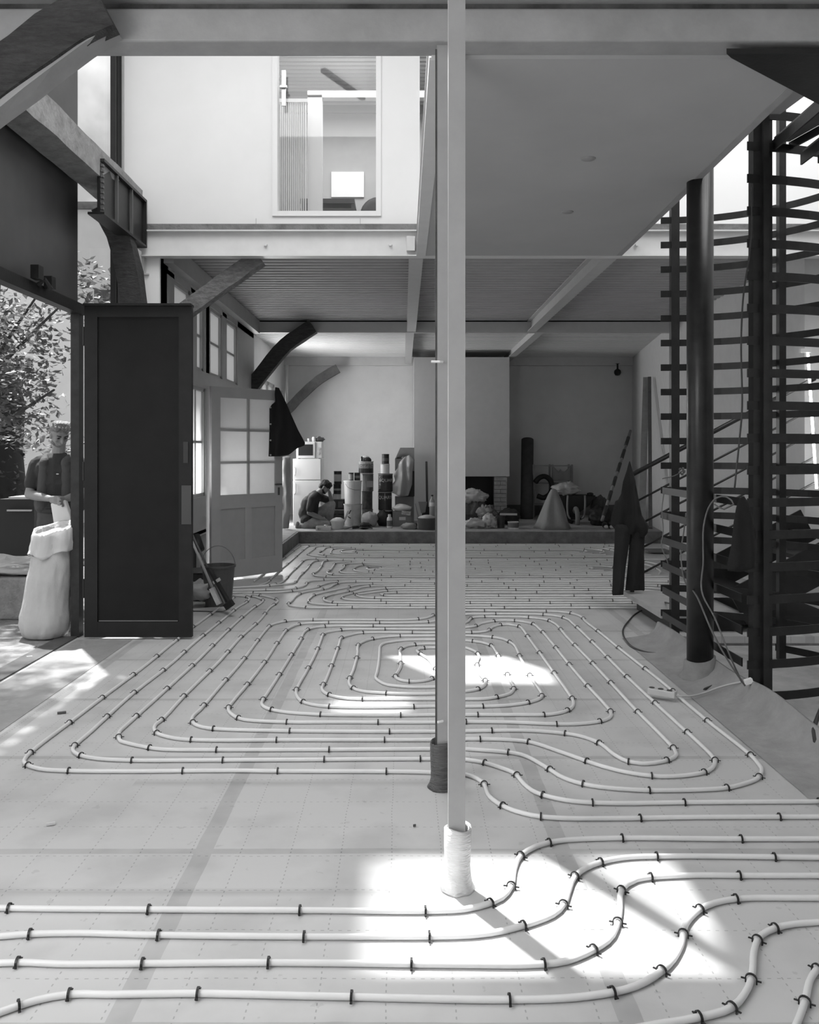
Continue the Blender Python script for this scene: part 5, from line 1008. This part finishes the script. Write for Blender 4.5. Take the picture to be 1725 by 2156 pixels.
leaner('plank', W(1370, 1112, 13.7), W(1368, 795, 15.6), .06, .05, mat('plank_dark', .10, .7, var=.2), 'tall darker plank leaning on the right wall, right one of the pair')
t = thing('striped_pole', W(1270, 1100, 15), 'leaning pole wrapped in dark and pale stripes near the rear right corner', 'pole')
a, b = W(1268, 1096, 15.5), W(1328, 907, 17.6); MB().tube([a, b], .03, 10).build('pole', mat('pole_pale', .22, .6), t, smooth=True)
for i in range(6):
    u = a.lerp(b, .04+.155*i); v = a.lerp(b, .04+.155*i+.10); MB().tube([u, v], .036, 10).build('stripe', mat('stripe_dark', .04, .6), t, smooth=True)
# ------------------------------------------------------------------ people
SKIN = mat('skin', .22, .55, var=.06, scale=20); HAIR = mat('dark_hair', .012, .7, bump=.6, bscale=90); HAIRG = mat('greying_hair', .16, .6, var=.6, scale=40, bump=.6, bscale=90)
SHIRT = mat('dark_tshirt', .028, .85, bump=.15, bscale=40); VEST = mat('grey_work_vest', .06, .85, var=.1, bump=.2, bscale=40); TROU = mat('work_trousers_cloth', .055, .85, var=.15, bump=.3, bscale=30); TROUL = mat('dusty_trousers', .30, .85, var=.25, scale=9, bump=.4, bscale=20)
def frame(fwd, up=(0, 0, 1)):
    f = Vector(fwd).normalized(); u = Vector(up); r = f.cross(u).normalized(); u = r.cross(f).normalized()
    return Matrix((r, f, u)).transposed()            # columns: right, forward, up
def head(m, c, R, s=1.0):
    """c: head centre (ear level); the face looks along the second column of R"""
    P = lambda x, y, z: Vector(c) + R @ Vector((x*s, y*s, z*s))
    m.ball(P(0, -.012, .035), (.076*s, .094*s, .086*s), 16, 12, R); m.ball(P(0, .012, -.02), (.066*s, .078*s, .085*s), 16, 12, R)
    m.ball(P(0, .035, -.078), (.042*s, .045*s, .034*s), 14, 10, R)                     # chin and jaw
    m.cap(P(0, .083, .022), P(0, .112, -.018), .010*s, .015*s)                         # nose
    m.ball(P(0, .085, -.050), (.024*s, .014*s, .009*s), 10, 8, R)                      # lips
    for x in (-1, 1):
        m.ball(P(x*.033, .078, .034), (.022*s, .014*s, .009*s), 10, 8, R)              # brow
        m.ball(P(x*.040, .068, -.012), (.022*s, .018*s, .02*s), 10, 8, R)              # cheek
        m.ball(P(x*.078, .0, -.002), (.010*s, .020*s, .032*s), 10, 8, R)               # ear
def face_details(c, R, s, parent, beard=None, hair=HAIR):
    P = lambda x, y, z: Vector(c) + R @ Vector((x*s, y*s, z*s))
    for x in (-1, 1):
        MB().ball(P(x*.033, .0835, .014), (.014*s, .006*s, .006*s), 10, 8, R).build('eye', mat('eye_dark', .02, .3), parent, smooth=True)
        MB().cap(P(x*.018, .094, .036), P(x*.05, .082, .040), .0055*s, .004*s, 8).build('eyebrow', hair, parent, smooth=True)
def hand(m, wrist, R, s=1.0, curl=.6, side=1):
    """R columns: palm width, finger direction, back of the hand"""
    P = lambda x, y, z: Vector(wrist) + R @ Vector((x*s, y*s, z*s))
    m.cap(P(-.018, .02, 0), P(-.024, .075, 0), .017*s, .015*s); m.cap(P(.012, .02, 0), P(.022, .075, 0), .017*s, .015*s); m.cap(P(0, .01, 0), P(0, .078, 0), .019*s, .016*s)
    for i, (x, L) in enumerate(((-.032, .062), (-.011, .075), (.011, .070), (.031, .055))):
        a = P(x, .082, 0); b = P(x*1.05, .082+L*.5*math.cos(curl*.6), -L*.5*math.sin(curl*.6)); d = P(x*1.05, .082+L*.5*math.cos(curl*.6)+L*.45*math.cos(curl*1.7), -L*.5*math.sin(curl*.6)-L*.45*math.sin(curl*1.7))
        m.cap(a, b, .0095*s, .0088*s, 8); m.cap(b, d, .0088*s, .0075*s, 8)
    m.cap(P(-side*.03, .022, -.006), P(-side*.055, .055, -.02), .013*s, .0105*s, 8); m.cap(P(-side*.055, .055, -.02), P(-side*.05, .082, -.036), .0105*s, .009*s, 8)
# --- man standing in the courtyard doorway side
cx, cy = -3.225, 7.95
man = thing('person', (cx, cy, 0), 'man in a dark t-shirt and work vest standing outside, looking down at a white packet', 'person')
hc = Vector((cx+.015, cy-.03, 1.745)); Rh = frame((.58, -.66, -.48))
b = MB(); head(b, hc, Rh, 1.0)
b.cap((cx-.01, cy+.0, 1.53), hc+Vector((0, .02, -.05)), .062, .056)
for i, (r, z, wx) in enumerate(((.10, 1.42, .10), (.11, 1.28, .08), (.10, 1.12, .06), (.115, .98, .06))):
    b.cap((cx-wx, cy, z), (cx+wx, cy, z), r, r)
b.cap((cx, cy, 1.5), (cx, cy, 1.0), .10, .11)
for sx in (-1, 1):
    b.cap((cx+sx*.05, cy, 1.52), (cx+sx*.19, cy+.01, 1.475), .055, .062)
    sh = Vector((cx+sx*.205, cy+.01, 1.465)); el = Vector((cx+sx*.245, cy-.07, 1.20)); wr = Vector((cx+(.03 if sx < 0 else .17), cy-.27, 1.17))
    b.cap(sh, el, .055, .043); b.cap(el, el.lerp(wr, .35), .044, .045); b.cap(el.lerp(wr, .35), wr, .045, .029)
    d = (wr-el).normalized(); hand(b, wr, Matrix((Vector((0, 0, 1)), d, d.cross(Vector((0, 0, 1))).normalized()*(1))).transposed(), 1.0, .9, 1)
    hip = Vector((cx+sx*.09, cy, .95)); kn = Vector((cx+sx*.11, cy-.01, .50)); an = Vector((cx+sx*.12, cy+.02, .10))
    b.cap(hip, kn, .085, .058); b.cap(kn, kn.lerp(an, .3), .056, .055); b.cap(kn.lerp(an, .3), an, .055, .038); b.cap(an+Vector((0, .02, -.04)), an+Vector((.02, -.16, -.05)), .04, .032)
b.build('body', SKIN, man, remesh=.007, smooth_it=3)
face_details(hc, Rh, 1.0, man)
h_ = MB(); P = lambda x, y, z: hc + Rh @ Vector((x, y, z))
h_.ball(P(0, -.02, .065), (.083, .092, .068), 20, 14, Rh, nz=.10).ball(P(0, -.055, .015), (.076, .06, .075), 16, 12, Rh, nz=.1)
for i in range(16): h_.cap(P((i-8)*.009, .0+.02*math.sin(i*2.1), .122), P((i-8)*.0095, .062, .092+.010*math.sin(i*1.7)), .022, .015, 8)
h_.build('hair', HAIRG, man, remesh=.007, smooth_it=2)
bd = MB(); bd.ball(P(0, .040, -.082), (.044, .043, .032), 14, 8, Rh).ball(P(-.045, .02, -.058), (.024, .036, .03), 12, 8, Rh).ball(P(.045, .02, -.058), (.024, .036, .03), 12, 8, Rh)
bd.build('beard', mat('stubble', .14, .85, var=.2, scale=30), man, remesh=.006, smooth_it=4)
s_ = MB()
for (r, z, wx) in ((.118, 1.42, .11), (.122, 1.30, .09), (.118, 1.18, .07), (.128, 1.07, .07)): s_.cap((cx-wx, cy, z), (cx+wx, cy, z), r, r)
s_.cap((cx, cy, 1.48), (cx, cy, 1.08), .12, .13)
for sx in (-1, 1):
    s_.cap((cx+sx*.05, cy, 1.525), (cx+sx*.19, cy+.01, 1.48), .068, .075); sh = Vector((cx+sx*.205, cy+.01, 1.465)); el = Vector((cx+sx*.245, cy-.07, 1.20)); s_.cap(sh, sh.lerp(el, .62), .078, .074); s_.cap((cx+sx*.12, cy, 1.42), sh+Vector((0, 0, -.03)), .09, .07)
s_.build('tshirt', SHIRT, man, remesh=.01, smooth_it=4)
v = MB()
for sx in (-1, 1):
    v.cap((cx+sx*.10, cy-.075, 1.50), (cx+sx*.12, cy-.085, 1.10), .048, .058); v.cap((cx+sx*.11, cy-.0, 1.535), (cx+sx*.10, cy-.09, 1.49), .05, .045); v.cap((cx+sx*.14, cy+.03, 1.45), (cx+sx*.14, cy+.03, 1.1), .085, .10)
v.build('work_vest', VEST, man, remesh=.01, smooth_it=3)
MB().ball((cx+.04, cy-.128, 1.39), (.014, .004, .006), 10, 6).build('chest_logo', mat('logo_pale', .5, .6), man)
tr = MB()
for (r, z, wx) in ((.125, 1.0, .07), (.13, .93, .07)): tr.cap((cx-wx, cy, z), (cx+wx, cy, z), r, r)
for sx in (-1, 1):
    hip = Vector((cx+sx*.09, cy, .95)); kn = Vector((cx+sx*.11, cy-.01, .50)); an = Vector((cx+sx*.12, cy+.02, .10)); tr.cap(hip, kn, .105, .08); tr.cap(kn, an, .08, .068); tr.rbox((cx+sx*.19, cy-.02, .80), (.04, .13, .16))
tr.build('work_trousers', TROU, man, remesh=.011, smooth_it=4)
MB().lathe((cx, cy, 1.02), [(.19, 0), (.195, .002), (.195, .04), (.19, .042)], 28, lambda r, z, a, j: (r*(1 if abs(math.cos(a)) > 0 else 1), z, 0, 0)).v
bl = MB(); bl.lathe((cx, cy, 1.03), [(.20, 0), (.205, .003), (.205, .037), (.20, .04)], 28, lambda r, z, a, j: (r*(1.0-.33*abs(math.sin(a))), z, 0, 0)); bl.build('belt', BLACK, man)
for sx in (-1, 1): MB().ball((cx+sx*.12, cy-.05, .045), (.055, .14, .05), 14, 8).build('boot', BLACK, man, smooth=True)
t = thing('paper_packet', (-3.07, 7.66, .98), 'white packet held by the man in the courtyard', 'packet')
MB().rbox((-3.08, 7.66, 1.04), (.17, .07, .22), Matrix.Rotation(-.25, 3, 'Y'), top=.8).build('packet', mat('packet_white', .66, .6), t, bevel=.01)
# --- man crouching on the platform
Yc = 15.5
W0 = lambda a, b_, dy=0: W(a, b_, Yc) + Vector((0, dy, 0))
man2 = thing('person', W0(658, 1111), 'man in a dark t-shirt crouching beside the refrigerator, mixing in a low tub', 'person')
b = MB(); hc = W0(684, 1026); Rh = frame((.78, -.12, -.62)); head(b, hc, Rh, 1.0)
pel = W0(650, 1097); ch = W0(652, 1062); nk = W0(667, 1040)
b.cap(pel+Vector((0, -.08, 0)), pel+Vector((0, .08, 0)), .12, .12); b.cap(pel, ch, .13, .14); b.cap(ch, nk, .14, .07); b.cap(nk, hc+Vector((-.02, 0, -.02)), .06, .055)
sn, sf = W0(660, 1050, -.17), W0(672, 1048, .17); b.cap(nk, sn, .06, .06); b.cap(nk, sf, .06, .06)
en, hn = W0(654, 1078, -.22), W0(689, 1095, -.12); b.cap(sn, en, .055, .042); b.cap(en, en.lerp(hn, .35), .043, .044); b.cap(en.lerp(hn, .35), hn, .044, .028)
d = (hn-en).normalized(); hand(b, hn, Matrix((Vector((0, 1, 0)), (d+Vector((0, 0, -.5))).normalized(), Vector((0, 1, 0)).cross((d+Vector((0, 0, -.5))).normalized()))).transposed(), 1.0, .7, 1)
ef, hf = W0(697, 1057, .14), W0(693, 1036, .06); b.cap(sf, ef, .052, .042); b.cap(ef, hf, .044, .03)
hand(b, hf, frame((-.2, 0, 1), (1, 0, 0)), .95, .8, 1)
k1, f1 = W0(690, 1104, -.12), W0(634, 1106, -.12); b.cap(pel+Vector((0, -.1, 0)), k1, .09, .06); b.cap(k1, f1, .058, .04)
k2, f2 = W0(696, 1064, .14), W0(690, 1106, .14); b.cap(pel+Vector((0, .1, 0)), k2, .09, .062); b.cap(k2, f2, .058, .04); b.cap(f2, f2+Vector((.16, 0, -.01)), .04, .035)
b.build('body', SKIN, man2, remesh=.008, smooth_it=3); face_details(hc, Rh, 1.0, man2)
P = lambda x, y, z: hc + Rh @ Vector((x, y, z))
h_ = MB().ball(P(0, -.012, .065), (.088, .105, .072), 20, 14, Rh, nz=.15).ball(P(0, -.055, .005), (.08, .06, .085), 16, 12, Rh, nz=.15)
for i in range(12): h_.cap(P((i-6)*.011, .03, .115), P((i-6)*.011, .078, .085+.012*math.sin(i*2)), .022, .014, 8)
h_.build('hair', HAIR, man2, remesh=.009, smooth_it=2)
MB().ball(P(0, .04, -.08), (.048, .048, .034), 14, 8, Rh).cap(P(-.06, .01, -.05), P(-.03, .06, -.085), .02, .018).cap(P(.06, .01, -.05), P(.03, .06, -.085), .02, .018).build('beard', HAIR, man2, remesh=.008)
s_ = MB(); s_.cap(pel+Vector((-.01, -.07, .02)), pel+Vector((-.01, .07, .02)), .14, .14); s_.cap(pel+Vector((0, 0, .03)), ch, .16, .17); s_.cap(ch, nk+Vector((-.03, 0, -.02)), .17, .09); s_.cap(W0(646, 1080), W0(660, 1050), .16, .13)
s_.cap(nk+Vector((0, 0, -.02)), sn, .085, .085); s_.cap(nk+Vector((0, 0, -.02)), sf, .085, .085); s_.cap(sn, sn.lerp(en, .72), .078, .075); s_.cap(sf, sf.lerp(ef, .6), .075, .07)
s_.build('tshirt', SHIRT, man2, remesh=.012, smooth_it=4)
tr = MB(); tr.cap(pel+Vector((0, -.08, -.02)), pel+Vector((0, .08, -.02)), .12, .12); tr.cap(pel+Vector((0, -.1, -.01)), k1, .115, .085); tr.cap(k1, f1+Vector((.06, 0, 0)), .078, .065); tr.cap(pel+Vector((0, .1, 0)), k2, .12, .09); tr.cap(k2, f2+Vector((0, 0, .03)), .088, .07)
tr.build('work_trousers', TROUL, man2, remesh=.012, smooth_it=3)
MB().cap(f1+Vector((.02, 0, 0)), f1+Vector((-.03, 0, -.03)), .05, .045).ball(f1+Vector((-.05, 0, .0)), (.04, .045, .085), 12, 8).build('shoe', mat('shoe_grey', .16, .7, var=.4, scale=30), man2, smooth=True)
MB().ball(f2+Vector((.08, 0, -.02)), (.14, .05, .05), 14, 8).build('shoe', mat('shoe_grey', .16), man2, smooth=True)
# ------------------------------------------------------------------ courtyard outside the opening
struct('floor_courtyard', MB().box(-14, XL-.14, 3.0, 24, -.1, 0), GROUND)
HOUSE = mat('render_house', .62, .85, var=.06, scale=2)
t = thing('house_wall', (-9.5, 19, 0), 'pale rendered house wall beyond the courtyard tree', 'building')
MB().box(-14, -4.6, 19, 19.3, 0, 7).build('wall', HOUSE, t); MB().box(-11.6, -11.0, 18.95, 19, 1.2, 2.6).build('window', mat('dark_pane', .05, .2), t); MB().box(-6.9, -6.3, 18.95, 19, 3.9, 5.2).build('window', mat('dark_pane', .05, .2), t)
MB().box(-14, -4.5, 18.9, 19.4, 7, 7.15).build('coping', CONC, t)
def leafy(name, centres, n, size, m, parent, seed=1, shell=.45):
    rnd = random.Random(seed); q = MB()
    for (c_, r_) in centres:
        c_ = Vector(c_)
        for i in range(int(n*r_[0]*r_[2])):
            u = Vector((rnd.gauss(0, 1), rnd.gauss(0, 1), rnd.gauss(0, 1))).normalized()*(shell+(1-shell)*rnd.random())
            p = c_ + Vector((u.x*r_[0], u.y*r_[1], u.z*r_[2])); a = Vector((rnd.gauss(0, 1), rnd.gauss(0, 1), rnd.gauss(0, .5))).normalized(); b_ = a.cross(Vector((rnd.gauss(0, .5), rnd.gauss(0, .5), 1))).normalized(); s = size*rnd.uniform(.6, 1.3)
            nn = a.cross(b_)
            q.add([p-a*s, p-a*s*.2+b_*s*.5+nn*s*.1, p+a*s*.9, p-a*s*.2-b_*s*.5+nn*s*.1], [(0, 1, 2), (0, 2, 3)])
    return q.build(name, m, parent)
LEAF = mat('leaf', .13, .45, var=.3, scale=4, trans=.35); LEAFD = mat('leaf_dark', .05, .5, trans=.2)
t = thing('tree', (-5.1, 10.2, 0), 'leafy tree with slanting branches in the courtyard outside the opening', 'tree')
MB().tube(catmull([(-5.55, 11.2, 0), (-5.45, 11.1, 1.1), (-5.35, 10.9, 2.2), (-5.0, 10.4, 3.6), (-4.6, 9.8, 4.8)], .15), [.16 - .004*i for i in range(len(catmull([(-5.55, 11.2, 0), (-5.45, 11.1, 1.1), (-5.35, 10.9, 2.2), (-5.0, 10.4, 3.6), (-4.6, 9.8, 4.8)], .15)))], 10).build('trunk', mat('bark', .05, .9, var=.3, bump=.6), t, smooth=True)
m = MB()
for pts in (((-5.35, 10.9, 2.0), (-4.7, 9.9, 2.55), (-4.1, 9.3, 2.85), (-3.5, 8.7, 3.1)), ((-5.2, 10.6, 2.5), (-4.5, 9.7, 2.9), (-3.9, 9.1, 3.3)), ((-5.3, 10.8, 1.8), (-4.4, 9.6, 2.0), (-3.7, 9.0, 2.25)), ((-5.3, 10.7, 2.3), (-5.2, 9.4, 2.6), (-4.9, 8.6, 3.1))):
    P3 = catmull([Vector(p) for p in pts], .1); m.tube(P3, [.035*(1-.7*i/len(P3)) for i in range(len(P3))], 6)
m.build('branch', mat('bark', .05), t, smooth=True)
leafy('foliage', [((-5.0, 9.6, 2.9), (.9, .9, .8)), ((-4.25, 9.0, 2.75), (.8, .8, .6)), ((-5.3, 9.2, 2.2), (.8, .8, .6)), ((-4.3, 9.4, 2.15), (.6, .6, .45)), ((-3.75, 9.6, 3.45), (.5, .8, .4)), ((-5.4, 9.3, 3.9), (1.0, 1.2, .6)), ((-4.4, 10.4, 1.75), (.5, .5, .22)), ((-4.7, 8.3, 5.0), (.8, 1.3, .4))], 1900, .05, LEAF, t, 3)
leafy('foliage', [((-3.72, 6.75, 4.3), (.85, 1.65, .35)), ((-3.72, 6.75, 4.35), (.5, 1.1, .2))], 8200, .055, LEAF, t, 9, .2)  # unseen canopy shaped to dapple and block sun at the opening
t = thing('hedge', (-6.2, 12.6, 0), 'dark ivy-covered shape behind the standing man', 'shrub')
m = MB().lathe((-6.15, 12.7, 0), [(.50, 0), (.48, .8), (.44, 1.6), (.42, 2.3), (.3, 2.9), (0, 3.1)], 20, lambda r, z, a, j: (r*(1+.12*noise.noise(Vector((math.cos(a)*2, math.sin(a)*2, z)))), z, 0, 0)); m.build('stem', mat('ivy_core', .012, .9), t, smooth=True)
leafy('foliage', [((-6.15, 12.6, 1.3), (.52, .52, 1.3)), ((-6.1, 12.6, 2.6), (.6, .5, .5))], 900, .05, LEAFD, t, 5, .85)
t = thing('garden_bench', (-4.9, 11.0, 0), 'dark bench with pale edges behind the standing man', 'bench')
MB().box(-5.02, -4.72, 10.8, 11.2, .99, 1.02).build('seat_edge', mat('bench_edge', .4, .7), t); MB().box(-5.02, -4.72, 10.75, 10.8, .84, .86).build('seat_edge', mat('bench_edge', .4), t)
MB().box(-5.15, -4.70, 10.81, 11.15, 0, .99).build('body', mat('bench_dark', .02, .8), t)
t = thing('planter_wall', (-4.0, 8.0, 0), 'low concrete planter wall at the left edge outside', 'wall')
MB().box(-5.2, -3.42, 8.05, 8.9, 0, .40).build('block', mat('planter_concrete', .24, .9, var=.25, scale=9, bump=.5), t, bevel=.02)
o = MB().ball((-3.95, 8.45, .47), (.72, .34, .07), 30, 12, nz=.6, sd=3).build('paper_heap', mat('paper_heap', .42, .7, bump=.8, bscale=9), smooth=True); tag(o, 'crumpled pale plastic and paper heaped on the planter wall', 'paper')
# rubble sack
t = thing('rubble_sack', (-3.055, 7.34, 0), 'tall white woven rubble sack with an open folded top beside the door post', 'sack')
def crk(a, z, sd=0):      # creases of the woven plastic
    q_ = Vector((math.cos(a)*1.3, math.sin(a)*1.3, z*2.2+sd)); return .16*noise.noise(q_) + .09*(.3-abs(noise.noise(q_*2.6))) + .08*(.3-abs(noise.noise(q_*4.6))) + .04*(.3-abs(noise.noise(q_*9)))
def sk(r, z, a, j): return (r*.9*(1+crk(a, z)), z*.93 + (.05*math.sin(a+.4)+.02*math.sin(a*3) if z > .95 else 0), .06*z-.03, 0)
pr = [(0, 0), (.15, .0)] + [(rr, zz) for rr, zz in ((.205, .02), (.225, .07), (.235, .14), (.23, .21), (.215, .28), (.205, .35), (.20, .42), (.20, .49), (.20, .56), (.195, .63), (.19, .70), (.18, .77), (.175, .84), (.17, .91), (.17, .98), (.162, .98), (.155, .9), (.15, .78))]
MB().lathe((-3.055, 7.34, 0), pr, 72, sk).build('sack', mat('woven_sack', .46, .6, var=.06, bump=.7, bscale=7), t, smooth=True)
def cf(r, z, a, j):
    low = z < .80
    return (r*.9*(1+1.2*crk(a, z, 7)+.03*math.sin(a*7)), z*.93 + (.05*math.sin(a*1.0+2.2)+.04*math.sin(a*2+1)+.02*math.sin(a*5)) * (1 if low else .2) + (.05*math.sin(a+.4) if not low else 0), .06*z-.03, 0)
MB().lathe((-3.055, 7.34, 0), [(.205, .76), (.203, .82), (.198, .88), (.195, .94), (.19, .99), (.182, 1.02), (.17, 1.01), (.165, .97)], 72, cf).build('folded_rim', mat('sack_rim', .70, .5, bump=.6, bscale=9, trans=.3), t, smooth=True)
# scraps on the floor
for (x, y, w_, l) in ((107, 1738, .035, 'tiny pale scrap on the floor at the left, near the side tape'), (130, 1503, .05, 'small dark scrap on the floor left of the outermost pipe'), (62, 1385, .04, 'small pale block on the sunlit threshold strip'), (873, 1742, .012, 'tiny dark crumb left of the white taped foot')):
    c = F(x, y); o = MB().rbox((c.x, c.y, .008), (w_, w_*.35, .010), Matrix.Rotation(.4, 3, 'Z')).build('scrap', mat('scrap_dark', .10, .8) if 'dark' in l else mat('scrap_pale', .6, .7)); tag(o, l, 'scrap')
